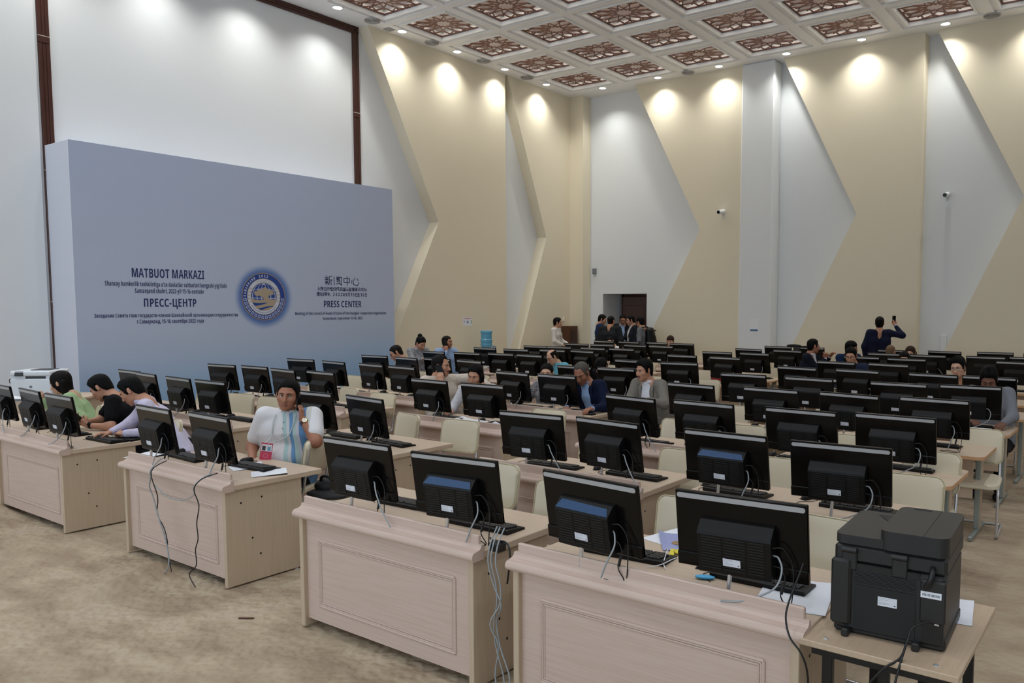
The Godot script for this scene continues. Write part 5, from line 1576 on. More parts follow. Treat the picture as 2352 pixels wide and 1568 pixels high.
# o: label, at (hips on the floor), yaw, head (centre of the head), face [yaw, pitch, roll], skin, hair [kind, thickness, colour], top kind and cloth ...
func person(o: Dictionary) -> Node3D:
	var at: Vector3 = o.at
	var t = thing("person", o.label, "person", at, 0.0, o.get("group", ""))
	var sit: bool = o.get("sit", true)
	var bulk: float = o.get("bulk", 1.0)
	var fem: bool = o.get("fem", false)
	var cell: float = o.get("cell", 0.02)
	var yaw = deg_to_rad(o.yaw)
	var F = Vector3(sin(yaw), 0, cos(yaw)); var L = Vector3(cos(yaw), 0, -sin(yaw))
	var face = o.face
	var hb = Basis(Vector3.UP, deg_to_rad(face[0])) * Basis(Vector3.RIGHT, deg_to_rad(face[1])) * Basis(Vector3.BACK, deg_to_rad(face[2]))
	var hs: float = o.get("hs", 1.0)
	var hc: Vector3 = o.head - at
	var hip = Vector3(0, 0.56 if sit else 0.93, 0)
	var neck = hc + hb * Vector3(0, -0.105, -0.035) * hs + Vector3(0, -0.022, 0) - F * 0.012
	var spine = (neck - hip)
	var sw: float = (0.155 if fem else 0.178) * bulk
	var shc = neck - spine.normalized() * 0.055
	var up = spine.normalized()
	var shL = shc + L * sw; var shR = shc - L * sw
	if o.has("tilt"):
		shL += up * o.tilt; shR -= up * o.tilt
	var la = 0.285 if not fem else 0.265; var lb = 0.25 if not fem else 0.235
	var wr = {}
	var arms = {}
	for s in ["L", "R"]:
		var sh = shL if s == "L" else shR
		var sd = L if s == "L" else -L
		var w = o[s] - at if o.has(s) else hip + F * 0.36 + sd * 0.16 + Vector3(0, 0.235, 0)
		if not o.has(s) and not sit: w = sh + Vector3(0, -0.50, 0) + sd * 0.07 + F * 0.06
		var pole = o.get("pole" + s, sd * 0.55 - Vector3.UP * 0.8 - F * 0.35)
		arms[s] = [sh] + elbow_of(sh, w, la, lb, pole)
	var sleeve: String = o.get("sleeve", "long")
	# skin: neck, arms and hands over a slim core, the head joined on
	var B = [[hip + Vector3(0, 0.05, 0), shc, 0.08, 0.08], [shc, neck + up * 0.01, 0.060, 0.056 if not fem else 0.048], [neck, hc + hb * Vector3(0, -0.05, -0.02) * hs, 0.056 * hs if not fem else 0.047, 0.054 * hs if not fem else 0.046]]
	for s in ["L", "R"]:
		var a = arms[s]
		B.append([shc, a[0], 0.055, 0.05]); B.append([a[0], a[1], 0.045, 0.040 * bulk]); B.append([a[1], a[2], 0.040 * bulk, 0.027])
	var g = Geo.new()
	blob(g, B, cell, 0.014)
	for s in ["L", "R"]:
		var a = arms[s]
		var hk = o.get("hand" + s, {})
		var d: Vector3 = hk.get("d", (a[2] - a[1]).normalized())
		d = d.normalized()
		var n: Vector3 = hk.get("n", Vector3.UP)
		n = (n - d * n.dot(d)).normalized()
		var tt: Vector3 = n.cross(d) if s == "R" else d.cross(n)
		blob(g, hand(a[2] - d * 0.012, d, n, tt, hk.get("curl", 0.35), 0.95 if not fem else 0.86), 0.006 if cell < 0.017 else 0.009, 0.0045)
	g.xf = Transform3D(hb * Basis.from_scale(Vector3(o.get("hw", 1.0), 1, 1) * hs), hc)
	radial(g, head_radii(fem))
	for s in [-1.0, 1.0]:
		var keepx = g.xf
		g.xf = keepx * Transform3D(Basis(Vector3.UP, s * 0.5) * Basis(Vector3.RIGHT, -0.15), Vector3(s * 0.078, 0.0, -0.010))
		g.ball(Vector3.ZERO, Vector3(0.009, 0.031, 0.019), 10, 8)
		g.ball(Vector3(0, -0.02, 0.004), Vector3(0.008, 0.013, 0.011), 8, 6)
		g.xf = keepx
	var body = put("body", g, skin(o.skin), t)
	var H = Transform3D(hb * Basis.from_scale(Vector3(o.get("hw", 1.0), 1, 1) * hs), hc)
	# eyes, brows, lips
	var open: float = o.get("eyes", 1.0)
	if open > 0.0:
		g = Geo.new(); g.xf = H
		for s in [-1, 1]: g.ball(Vector3(s * 0.0315, 0.003, 0.0775), Vector3(0.0125, 0.0095 * open, 0.0118), 12, 8)
		var ey = put("eye", g, M.eye, t)
		g = Geo.new(); g.xf = H
		var lk: Vector2 = o.get("look", Vector2.ZERO)
		for s in [-1, 1]: g.ball(Vector3(s * 0.0315 + lk.x * 0.005, 0.003 + lk.y * 0.003, 0.0845), Vector3(0.0055, 0.0058 * minf(1.0, open + 0.1), 0.0055), 10, 6)
		put("iris", g, M.iris, ey)
		g = Geo.new(); g.xf = H
		for s in [-1, 1]: g.tube(curve([Vector3(s * 0.0185, 0.002, 0.0855), Vector3(s * 0.025, 0.0085 * open + 0.001, 0.0895), Vector3(s * 0.034, 0.0095 * open + 0.001, 0.0885), Vector3(s * 0.0455, 0.003, 0.078)], 3), 0.0022, 5)
		put("eyelid", g, M.hair_black, ey)
	else:
		g = Geo.new(); g.xf = H
		for s in [-1, 1]: g.tube(curve([Vector3(s * 0.0185, -0.002, 0.0835), Vector3(s * 0.031, -0.0065, 0.0868), Vector3(s * 0.0445, -0.003, 0.077)], 3), 0.0022, 5)
		put("eyelashes", g, M.hair_black, t)
	var hair_m = hair_mat(o.hair[2])
	g = Geo.new(); g.xf = H
	for s in [-1, 1]: g.tube(curve([Vector3(s * 0.013, 0.021, 0.0975), Vector3(s * 0.028, 0.0275, 0.0945), Vector3(s * 0.050, 0.0225, 0.0765)], 3), [0.003, 0.003, 0.0034, 0.0034, 0.003, 0.0024, 0.0014], 5, true, 0.8)
	put("eyebrow", g, hair_m if o.hair[2] != "grey" else hair_mat("dark"), t)
	g = Geo.new(); g.xf = H
	g.tube(curve([Vector3(-0.0215, -0.0655, 0.0885), Vector3(-0.009, -0.0615, 0.1005), Vector3(0, -0.063, 0.1015), Vector3(0.009, -0.0615, 0.1005), Vector3(0.0215, -0.0655, 0.0885)], 3), 0.0034, 6)
	g.tube(curve([Vector3(-0.019, -0.0675, 0.0885), Vector3(-0.008, -0.0735, 0.0995), Vector3(0.008, -0.0735, 0.0995), Vector3(0.019, -0.0675, 0.0885)], 3), 0.0042, 6)
	put("lips", g, skin_m[o.skin + "lip"], t)
	if o.get("stubble", false):
		g = Geo.new(); g.xf = H
		g.tube(curve([Vector3(-0.024, -0.058, 0.0905), Vector3(-0.009, -0.0525, 0.1035), Vector3(0.009, -0.0525, 0.1035), Vector3(0.024, -0.058, 0.0905)], 3), 0.0028, 5)
		put("moustache", g, hair_m, t)
	# hair
	g = Geo.new(); g.xf = H
	hair(g, fem, o.hair[0], o.hair[1], hash(o.label) % 17)
	if o.hair.size() > 3 and o.hair[3] == "bun": g.ball(Vector3(0, 0.115, -0.085), Vector3(0.045, 0.04, 0.045), 14, 10)
	if o.hair.size() > 3 and o.hair[3] == "down":
		g.xf = Transform3D.IDENTITY
		var hh = []
		for s in [-1, 0, 1]: hh.append([H * Vector3(s * 0.055, 0.0, -0.05), H * Vector3(s * 0.05, -0.10, -0.055) + Vector3(0, -0.06, 0), 0.042, 0.03])
		hh.append([H * Vector3(0.0, -0.12, -0.06), H * Vector3(0, -0.17, -0.12) + Vector3(0, -0.09, 0), 0.035, 0.014])
		blob(g, hh, 0.012, 0.012)
	put("hair", g, hair_m, t)
	if o.get("glasses", false):
		g = Geo.new(); g.xf = H
		for s in [-1, 1]:
			var ring = []
			for k in 15:
				var a = TAU * k / 14
				ring.append(Vector3(s * 0.033 + 0.0235 * cos(a), -0.001 + 0.017 * sin(a), 0.1035 - 0.010 * absf(cos(a)) * (1.0 if cos(a) * s > 0 else 0.0)))
			g.tube(ring, 0.0018, 5, false)
			g.tube([Vector3(s * 0.0565, 0.004, 0.094), Vector3(s * 0.076, 0.006, 0.06), Vector3(s * 0.082, 0.006, 0.0)], 0.0018, 5)
		g.tube([Vector3(-0.0095, 0.002, 0.105), Vector3(0, 0.005, 0.108), Vector3(0.0095, 0.002, 0.105)], 0.0018, 5)
		put("glasses", g, M.matte, t)
	# clothes
	var chest = hip.lerp(shc, 0.72)
	var belly = hip.lerp(shc, 0.28)
	var bw = 0.085 * bulk if not fem else 0.07
	var C = []
	var bl: float = o.get("belly", 0.0)
	for s in [-1.0, 1.0]:
		C.append([hip + L * s * 0.085 * bulk, belly + L * s * bw, 0.118 * bulk, 0.112 * bulk])
		C.append([belly + L * s * bw, chest + L * s * (bw + 0.012), 0.112 * bulk, 0.112 * bulk if not fem else 0.098])
		C.append([chest + L * s * (bw + 0.012), shc + L * s * sw * 0.55 - up * 0.02, 0.110 * bulk if not fem else 0.095, 0.062])
		C.append([shc + L * s * 0.05, shc + L * s * sw * 0.9, 0.062, 0.058 * bulk])
	C.append([chest + F * 0.03, shc + F * 0.022 + up * 0.012, 0.098 * bulk if not fem else 0.08, 0.066])
	if bl > 0.0: C.append([belly + F * bl, hip + F * bl * 0.8 + Vector3(0, 0.03, 0), 0.125 * bulk, 0.115 * bulk])
	if fem: for s in [-1.0, 1.0]: C.append([chest + L * s * 0.065 + F * 0.05, chest + L * s * 0.065 + F * 0.06, 0.062, 0.055])
	var S = []
	for s in ["L", "R"]:
		var a = arms[s]
		S.append([a[0], a[1].lerp(a[0], 0.0 if sleeve != "short" else 0.32), 0.066 * bulk, 0.052 * bulk if sleeve != "short" else 0.064 * bulk])
		if sleeve != "short": S.append([a[1], a[2].lerp(a[1], o.get("cuff", 0.06)), 0.053 * bulk, 0.038])
	var has_jacket = o.has("jacket")
	g = Geo.new()
	if has_jacket:
		# shirt front and collar inside, jacket with an opening over it
		var T = [[chest + F * 0.03, shc + F * 0.022 + up * 0.012, 0.09, 0.066], [hip + F * 0.05, chest + F * 0.035, 0.105 * bulk, 0.098 * bulk], [chest + F * 0.035, shc, 0.098 * bulk, 0.07]]
		for s in ["L", "R"]:
			var a = arms[s]
			T.append([a[1].lerp(a[2], 0.6), a[2].lerp(a[1], 0.05), 0.034, 0.033])
		blob(g, T, cell, 0.016)
		put("shirt", g, o.shirt, t)
		g = Geo.new()
		var J = S.duplicate()
		for q in J: q[2] *= 1.06; q[3] *= 1.10
		if J.size() > 3: for q in [1, 3]: J[q][1] = arms["L" if q == 1 else "R"][2].lerp(arms["L" if q == 1 else "R"][1], 0.16)
		var gap: float = o.get("gap", 0.0)
		for s in [-1.0, 1.0]:
			J.append([hip + L * s * 0.10 - F * 0.01, belly + L * s * 0.10 - F * 0.01, 0.122 * bulk, 0.118 * bulk])
			J.append([belly + L * s * 0.10 - F * 0.01, chest + L * s * 0.105 - F * 0.015, 0.118 * bulk, 0.112 * bulk])
			J.append([chest + L * s * 0.105 - F * 0.015, shc + L * s * sw * 0.62 - up * 0.02 - F * 0.012, 0.112 * bulk, 0.066])
			J.append([shc + L * s * 0.06 - F * 0.02, shc + L * s * sw * 0.95, 0.064, 0.064 * bulk])
			J.append([hip + L * s * (0.10 + gap) + F * 0.09, chest + L * s * (0.125 + gap * 0.5) + F * 0.065, 0.058, 0.052])
		blob(g, J, cell, 0.016)
		var j = put("jacket", g, o.jacket, t)
		g = Geo.new()
		for s in [-1.0, 1.0]:
			var q = [shc + L * s * 0.075 + up * 0.035 - F * 0.01, shc + L * s * 0.085 + F * 0.085 - up * 0.03, chest + L * s * 0.075 + F * 0.125 - up * 0.02, chest + L * s * 0.04 + F * 0.130 - up * 0.12]
			g.tube(curve(q, 4), [0.012, 0.016, 0.02, 0.022, 0.024, 0.025, 0.026, 0.026, 0.026, 0.024, 0.02, 0.014, 0.006], 6, true, 0.35)
		put("lapel", g, o.jacket, j)
	else:
		blob(g, C + S, cell, 0.017)
		put("shirt", g, o.shirt, t)
	# collar
	if o.get("collar", true):
		g = Geo.new()
		var ring = []
		var nr = 0.066 if not fem else 0.058
		for k in 13:
			var a = lerpf(-PI * 0.86, PI * 0.86, k / 12.0)
			ring.append(neck + up * (0.004 - 0.012 * (1 - cos(a)) * 0.0) + (-F * cos(a) + L * sin(a)) * nr * (1.0 + 0.04 * absf(sin(a))) - up * 0.018 * (1 - cos(a)) * 0.5 + F * 0.01)
		g.tube(ring, 0.014, 6, true, 1.5)
		put("collar", g, o.get("collar_m", o.shirt), t)
	# trousers and shoes
	g = Geo.new()
	var Q = []
	for s in [-1.0, 1.0]:
		var hj = hip + L * s * 0.09 + Vector3(0, -0.03, 0)
		var kn; var an
		if sit:
			kn = hj + F * 0.41 + L * s * 0.03 + Vector3(0, -0.02, 0); an = kn + Vector3(0, -kn.y + 0.09, 0) + F * o.get("feet", 0.02)
		else:
			kn = hj + Vector3(0, -0.42, 0) + F * 0.02; an = Vector3(hj.x, 0.09, hj.z) + L * s * 0.02
		Q.append([hip + Vector3(0, 0.02, 0), hj, 0.12 * bulk, 0.105 * bulk]); Q.append([hj, kn, 0.092 * bulk, 0.066]); Q.append([kn, an, 0.064, 0.048])
	blob(g, Q, 0.03, 0.02)
	put("trousers", g, o.get("legs", M.trouser), t)
	var sg = Geo.new()
	for s in [0, 1]:
		var an = Q[s * 3 + 2][1]
		sg.xf = Transform3D(Basis(L, Vector3.UP, F), Vector3(an.x, 0, an.z) + F * 0.06)
		sg.ball(Vector3(0, 0.045, 0), Vector3(0.045, 0.045, 0.13), 10, 6)
	put("shoes", sg, M.matte, t)
	t.set_meta("neck", neck); t.set_meta("chest", chest)
	o["_arms"] = arms; o["_H"] = H; o["_hip"] = hip; o["_chest"] = chest; o["_shc"] = shc; o["_F"] = F; o["_L"] = L; o["_up"] = up; o["_belly"] = belly
	return t

func hair_mat(c: String) -> StandardMaterial3D:
	var k = "hair_" + c
	if not M.has(k): M[k] = mat({"black": c8(9, 8, 8), "dark": c8(20, 15, 13), "brown": c8(52, 34, 26), "grey": c8(84, 78, 72), "light": c8(112, 88, 66)}[c], 0.6, 0.0, 0.25)
	return M[k]

func phone(at: Vector3, along: Vector3, back: Vector3, label: String):
	var g = Geo.new()
	g.prism(rrect(0.076, 0.155, 0.012, 3), -0.0045, 0.0045)
	var o = plain("phone", label, "phone", g, M.black, at)
	var y = along.normalized(); var z = (back - y * back.dot(y)).normalized()
	o.transform = Transform3D(Basis(y.cross(z), y, z), at)
	return o
# a hand that holds a phone to the ear on side s of a head: where the wrist goes, how the hand lies, and the phone itself
func ear_call(o: Dictionary, s: String, label: String):
	var face = o.face
	var hb = Basis(Vector3.UP, deg_to_rad(face[0])) * Basis(Vector3.RIGHT, deg_to_rad(face[1])) * Basis(Vector3.BACK, deg_to_rad(face[2]))
	var k = 1.0 if s == "L" else -1.0
	var hs = o.get("hs", 1.0)
	var c = o.head + hb * Vector3(k * 0.094, -0.045, 0.028) * hs
	var along = hb * Vector3(-k * 0.10, 0.8, -0.42)
	var outw = hb * Vector3(k, 0.12, 0.2)
	o[s] = c + hb * Vector3(k * 0.045, -0.125, 0.045) * hs
	o["hand" + s] = {"d": (c + outw * 0.012 - o[s]).normalized() + hb * Vector3(0, 0.35, -0.15), "n": outw, "curl": 0.42}
	phone(c, along, outw, label)

func people():
	M.eye = mat(c8(222, 216, 210), 0.25); M.iris = mat(c8(34, 22, 16), 0.2)
	hair_mat("black")
	M.trouser = cloth(c8(30, 31, 36))
	var white_shirt = cloth(c8(214, 214, 220)); var navy = cloth(c8(22, 30, 54)); var black_cloth = cloth(c8(16, 16, 18)); var blue_shirt = cloth(c8(150, 176, 216))
	# woman in green, left end
	var t = person({"label": "woman with long dark hair in pale green shirt, hand at her mouth, leftmost", "at": Vector3(-9.62, 0, -3.98), "yaw": -30.0, "head": Vector3(-9.88, 1.13, -3.75), "face": [-48.0, 16.0, 4.0], "skin": "light", "fem": true, "cell": 0.014, "hair": ["long", 0.022, "dark", "down"], "shirt": cloth(c8(160, 186, 142)), "R": Vector3(-9.88, 0.965, -3.56), "handR": {"d": Vector3(-0.1, 0.9, -0.3), "n": Vector3(-0.6, 0.1, 0.8), "curl": 0.85}, "L": Vector3(-9.5, 0.80, -3.55), "poleR": Vector3(0.2, -1, 0.2), "eyes": 0.5, "look": Vector2(0, -1), "collar": true})
	# man in black polo with a phone in his hands
	var o = {"label": "young man in black polo shirt bent over a phone with a black watch", "at": Vector3(-8.52, 0, -4.02), "yaw": -32.0, "head": Vector3(-8.92, 1.14, -3.75), "face": [-46.0, 38.0, 6.0], "skin": "mid", "cell": 0.014, "hair": ["short", 0.024, "black"], "shirt": cloth(c8(17, 17, 20)), "sleeve": "short", "L": Vector3(-8.74, 0.79, -3.54), "R": Vector3(-8.93, 0.80, -3.50), "handL": {"d": Vector3(-0.75, 0.35, 0.25), "n": Vector3(0.2, -0.2, 0.9), "curl": 0.4}, "handR": {"d": Vector3(0.1, 0.6, 0.3), "n": Vector3(-0.7, 0.0, 0.5), "curl": 0.4}, "eyes": 0.0, "poleL": Vector3(0.7, -0.7, 0.1)}
	t = person(o)
	phone(Vector3(-8.86, 0.865, -3.50), Vector3(-0.6, 0.5, 0.35), Vector3(0.3, -0.5, 0.8), "dark phone held in both hands by the man in black polo")
	var a = o._arms["L"]
	var g = Geo.new()
	var dd = (a[2] - a[1]).normalized()
	g.tube([a[2] - dd * 0.045, a[2] - dd * 0.02], 0.032, 12); g.tube([a[2] - dd * 0.033 + Vector3(0.0, 0.02, 0.024), a[2] - dd * 0.033 + Vector3(0.0, 0.024, 0.030)], 0.019, 12)
	put("watch", g, M.matte, t)
	# man in a lilac shirt writing
	o = {"label": "young man in pale lilac shirt leaning over the desk and writing", "at": Vector3(-7.76, 0, -3.98), "yaw": -30.0, "head": Vector3(-8.15, 1.16, -3.70), "face": [-44.0, 34.0, 6.0], "skin": "mid", "cell": 0.014, "hair": ["short", 0.026, "black"], "shirt": cloth(c8(206, 200, 222)), "R": Vector3(-8.02, 0.80, -3.44), "L": Vector3(-7.85, 0.80, -3.48), "handL": {"d": Vector3(-0.7, 0.1, 0.1), "n": Vector3(-0.1, 0.9, 0.4), "curl": 0.55}, "handR": {"d": Vector3(-0.2, 0.0, 0.6), "n": Vector3.UP, "curl": 0.3}, "eyes": 0.0}
	person(o)
	g = Geo.new(); g.tube([Vector3(-8.0, 0.80, -3.46), Vector3(-7.84, 0.845, -3.50)], 0.0042, 6)
	plain("pen", "blue pen in the hand of the man in lilac shirt", "pen", g, mat(c8(40, 80, 180), 0.3))
	# the man in the striped polo, turned to the camera
	var stripes := Image.create(256, 8, false, Image.FORMAT_RGB8)
	stripes.fill(c8(226, 224, 226))
	for q in [[134, 142, c8(178, 204, 204)], [142, 148, c8(214, 216, 218)], [148, 155, c8(116, 158, 200)], [155, 163, c8(184, 206, 202)], [163, 168, c8(208, 202, 214)], [168, 184, c8(106, 146, 188)], [184, 196, c8(206, 206, 200)]]:
		stripes.fill_rect(Rect2i(q[0], 0, q[1] - q[0], 8), q[2])
	var polo = mat(Color.WHITE, 0.85, 0.0, 0.25); polo.albedo_texture = tex(stripes)
	o = {"label": "heavy man in white and blue striped polo on phone, red badge on his chest", "at": Vector3(-5.99, 0, -3.96), "yaw": 34.0, "head": Vector3(-5.955, 1.245, -3.945), "face": [42.0, 2.0, -6.0], "skin": "tan", "cell": 0.0115, "bulk": 1.16, "belly": 0.075, "hair": ["short", 0.014, "black"], "shirt": polo, "sleeve": "short", "R": Vector3(-6.05, 0.73, -3.66), "handR": {"d": Vector3(0.1, -0.3, 0.6), "n": Vector3(0, 1, 0.2), "curl": 0.3}, "hw": 1.05, "look": Vector2(0.3, 0), "poleL": Vector3(0.75, -0.75, -0.1), "hs": 1.03}
	ear_call(o, "L", "dark phone held to his ear by the striped polo man")
	t = person(o)
	polo_uv(t.get_node("shirt"), o)
	p4_extras(t, o)
	# third row, middle desk: two men on the phone
	o = {"label": "man in beige shirt looking aside with a phone at his ear, arm on next chair", "at": Vector3(-7.0, 0, -6.78), "yaw": 80.0, "head": Vector3(-7.005, 1.275, -6.70), "face": [112.0, 2.0, 0.0], "skin": "mid", "cell": 0.015, "bulk": 1.08, "belly": 0.03, "hair": ["receding", 0.022, "dark"], "shirt": cloth(c8(208, 196, 182)), "L": Vector3(-6.56, 1.04, -7.06), "poleL": Vector3(0.2, 0.5, -1), "stubble": true, "poleR": Vector3(-0.3, -1, 0.4)}
	ear_call(o, "R", "dark phone at the ear of the man in beige shirt")
	t = person(o)
	g = Geo.new()
	g.tube(curve([o._shc + o._F * 0.02 - o._L * 0.07 + o._up * 0.04, o._chest - o._L * 0.05 + o._F * 0.135, o._belly + o._F * 0.14], 5), 0.006, 6, true, 0.4)
	put("lanyard", g, mat(c8(210, 214, 222), 0.7), t)
	o = {"label": "young man in white shirt on phone frowning over his monitor, beside beige shirt man", "at": Vector3(-6.42, 0, -6.92), "yaw": 22.0, "head": Vector3(-6.48, 1.185, -6.74), "face": [18.0, 14.0, -6.0], "skin": "mid", "cell": 0.015, "hair": ["short", 0.020, "black"], "shirt": white_shirt, "R": Vector3(-6.62, 0.80, -6.44), "poleL": Vector3(0.8, -0.6, 0.0)}
	ear_call(o, "L", "dark phone at the ear of the young man in white shirt")
	person(o)
	# fourth row
	var pat := noise_img(128, 55, 14.0, 14.0, 0.0, 1.0, 2)
	for y in 128:
		for x in 128:
			var v = pat.get_pixel(x, y).r
			pat.set_pixel(x, y, Color(0.86, 0.86, 0.88) if sin(v * 34.0) > 0.1 else Color(0.07, 0.07, 0.1))
	var print_cloth = mat(Color.WHITE, 0.85); print_cloth.albedo_texture = tex(pat); triplanar(print_cloth, Vector3(2.6, 2.6, 2.6), false)
	person({"label": "woman in black and white patterned blouse peering over her monitor in fourth row", "at": Vector3(-6.5, 0, -8.2), "yaw": 25.0, "head": Vector3(-6.5, 1.12, -8.1), "face": [26.0, 4.0, 0.0], "skin": "light", "fem": true, "cell": 0.018, "hair": ["tied", 0.014, "dark"], "shirt": print_cloth, "R": Vector3(-6.72, 0.83, -7.86), "look": Vector2(0.6, 0)})
	bag2()
	person({"label": "greying man in navy suit reading papers at the fourth row's middle desk", "at": Vector3(-5.52, 0, -7.98), "yaw": 0.0, "head": Vector3(-5.67, 1.185, -7.74), "face": [8.0, 30.0, 4.0], "skin": "tan", "cell": 0.015, "bulk": 1.06, "hs": 1.06, "hair": ["receding", 0.012, "grey"], "shirt": blue_shirt, "jacket": navy, "L": Vector3(-5.36, 0.80, -7.52), "R": Vector3(-5.66, 0.80, -7.42), "eyes": 0.0, "gap": 0.02, "collar_m": blue_shirt})
	person({"label": "man in grey blazer and white shirt typing, right of the navy suited man", "at": Vector3(-4.86, 0, -8.2), "yaw": -2.0, "head": Vector3(-4.965, 1.235, -8.04), "face": [-18.0, 8.0, 2.0], "skin": "mid", "cell": 0.015, "hair": ["short", 0.03, "black"], "shirt": white_shirt, "jacket": cloth(c8(124, 118, 110)), "L": Vector3(-4.78, 0.92, -7.76), "R": Vector3(-4.98, 0.92, -7.72), "gap": 0.03, "stubble": true, "poleL": Vector3(0.9, -0.7, -0.2), "handL": {"d": Vector3(-0.6, 0.0, 0.4), "n": Vector3(0, 1, 0), "curl": 0.45}})
	# further rows
	person({"label": "balding man in turquoise polo with glasses bent over his monitor", "at": Vector3(-8.3, 0, -10.78), "yaw": -10.0, "head": Vector3(-8.39, 1.13, -10.6), "face": [-18.0, 26.0, 8.0], "skin": "light", "hair": ["bald", 0.010, "dark"], "shirt": cloth(c8(110, 176, 196)), "sleeve": "short", "glasses": true, "eyes": 0.0, "bulk": 1.06})
	person({"label": "man in black bent behind his monitor right of the banner", "at": Vector3(-10.38, 0, -9.15), "yaw": -28.0, "head": Vector3(-10.48, 1.20, -9.0), "face": [-34.0, 28.0, 10.0], "skin": "mid", "hair": ["short", 0.014, "dark"], "shirt": black_cloth, "glasses": true, "eyes": 0.0})
	person({"label": "woman with hair bun in black and white jacket by the left wall", "at": Vector3(-11.33, 0, -10.42), "yaw": 70.0, "head": Vector3(-11.31, 1.295, -10.3), "face": [88.0, 32.0, 0.0], "skin": "mid", "fem": true, "hair": ["tied", 0.016, "black", "bun"], "shirt": print_cloth, "collar_m": white_shirt, "eyes": 0.0, "L": Vector3(-11.02, 1.0, -10.22), "R": Vector3(-11.05, 1.02, -10.12)})
	o = {"label": "man in light blue shirt with phone at his ear by the left wall", "at": Vector3(-11.52, 0, -11.28), "yaw": 70.0, "head": Vector3(-11.53, 1.275, -11.2), "face": [104.0, 0.0, 0.0], "skin": "tan", "hair": ["short", 0.010, "dark"], "shirt": blue_shirt, "poleR": Vector3(0.3, -1, 0.4)}
	ear_call(o, "R", "dark phone at the ear of the light blue shirt man")
	person(o)
	person({"label": "man in white shirt standing in profile in the far left corner", "at": Vector3(-12.44, 0, -15.95), "yaw": 110.0, "sit": false, "head": Vector3(-12.41, 1.575, -15.9), "face": [126.0, 4.0, 0.0], "skin": "mid", "hair": ["short", 0.022, "black"], "shirt": cloth(c8(206, 202, 198)), "R": Vector3(-12.2, 1.02, -15.85), "L": Vector3(-12.25, 1.05, -16.1)})
	person({"label": "man in white shirt with glasses, head tilted sideways over his monitor, last row", "at": Vector3(-10.5, 0, -15.82), "yaw": 10.0, "head": Vector3(-10.65, 1.14, -15.7), "face": [14.0, 10.0, 32.0], "skin": "light", "hair": ["short", 0.02, "black"], "shirt": white_shirt, "glasses": true})
	person({"label": "man whose brown-haired head shows above the last row's monitors", "at": Vector3(-9.03, 0, -15.9), "yaw": 12.0, "head": Vector3(-9.06, 1.20, -15.8), "face": [14.0, 10.0, 0.0], "skin": "light", "hair": ["fringe", 0.018, "brown"], "shirt": navy, "eyes": 0.5, "R": Vector3(-9.02, 1.06, -15.66)})
	person({"label": "black-haired person bent low behind the monitors in the middle", "at": Vector3(-6.35, 0, -9.42), "yaw": 5.0, "head": Vector3(-6.39, 1.14, -9.2), "face": [12.0, 52.0, 0.0], "skin": "mid", "hair": ["fringe", 0.024, "black"], "shirt": black_cloth, "eyes": 0.0})
	person({"label": "man in dark suit turned away with thumb raised, right of the pilaster", "at": Vector3(-4.92, 0, -13.4), "yaw": 90.0, "head": Vector3(-4.81, 1.32, -13.35), "face": [138.0, 0.0, 0.0], "skin": "tan", "hair": ["short", 0.014, "black"], "shirt": white_shirt, "jacket": cloth(c8(24, 29, 42)), "glasses": true, "L": Vector3(-4.6, 1.14, -13.62), "R": Vector3(-4.60, 1.12, -13.38), "handR": {"d": Vector3(0.1, 0.9, 0.1), "n": Vector3(0.6, 0, 0.7), "curl": 0.9}, "gap": 0.03})
	person({"label": "dark-haired person in navy turned aside behind the glasses man", "at": Vector3(-4.52, 0, -14.7), "yaw": 40.0, "head": Vector3(-4.54, 1.245, -14.6), "face": [110.0, 8.0, 0.0], "skin": "tan", "hair": ["fringe", 0.02, "black"], "shirt": cloth(c8(26, 44, 76))})
	person({"label": "man with black-framed glasses looking down at his monitor, right block", "at": Vector3(-3.72, 0, -12.26), "yaw": 4.0, "head": Vector3(-3.76, 1.25, -12.1), "face": [4.0, 14.0, 4.0], "skin": "mid", "hair": ["short", 0.018, "black"], "shirt": cloth(c8(44, 52, 76)), "glasses": true})
	o = {"label": "man in navy jacket standing with his back turned, photographing with raised phone", "at": Vector3(-4.42, 0, -15.92), "yaw": -158.0, "sit": false, "head": Vector3(-4.40, 1.68, -15.9), "face": [-170.0, -4.0, 0.0], "skin": "mid", "hair": ["short", 0.02, "black"], "shirt": blue_shirt, "jacket": cloth(c8(24, 28, 50)), "R": Vector3(-4.17, 1.64, -16.16), "poleR": Vector3(0.9, -0.9, 0.0), "handR": {"d": Vector3(-0.1, 0.8, -0.1), "n": Vector3(0.6, 0.0, 0.7), "curl": 0.5}}
	person(o)
	phone(Vector3(-4.20, 1.755, -16.17), Vector3(0.06, 1, 0.02), Vector3(0.35, 0, -1), "phone held up by the man with his back turned")
	person({"label": "man with close-cropped light brown hair seen from behind the monitors, right block", "at": Vector3(-3.86, 0, -14.82), "yaw": 20.0, "head": Vector3(-3.86, 1.19, -14.7), "face": [170.0, 8.0, 0.0], "skin": "mid", "hair": ["short", 0.006, "light"], "shirt": black_cloth})
	person({"label": "woman with brown hair half hidden behind a man in the right block", "at": Vector3(-3.45, 0, -14.7), "yaw": 5.0, "head": Vector3(-3.49, 1.18, -14.6), "face": [2.0, 8.0, 6.0], "skin": "light", "fem": true, "hair": ["long", 0.02, "brown", "down"], "shirt": black_cloth})
	person({"label": "man in white shirt with lowered eyes over his monitor, right block", "at": Vector3(-3.22, 0, -13.54), "yaw": 5.0, "head": Vector3(-3.30, 1.145, -13.4), "face": [14.0, 14.0, 0.0], "skin": "light", "hair": ["short", 0.018, "dark"], "shirt": white_shirt, "eyes": 0.0})
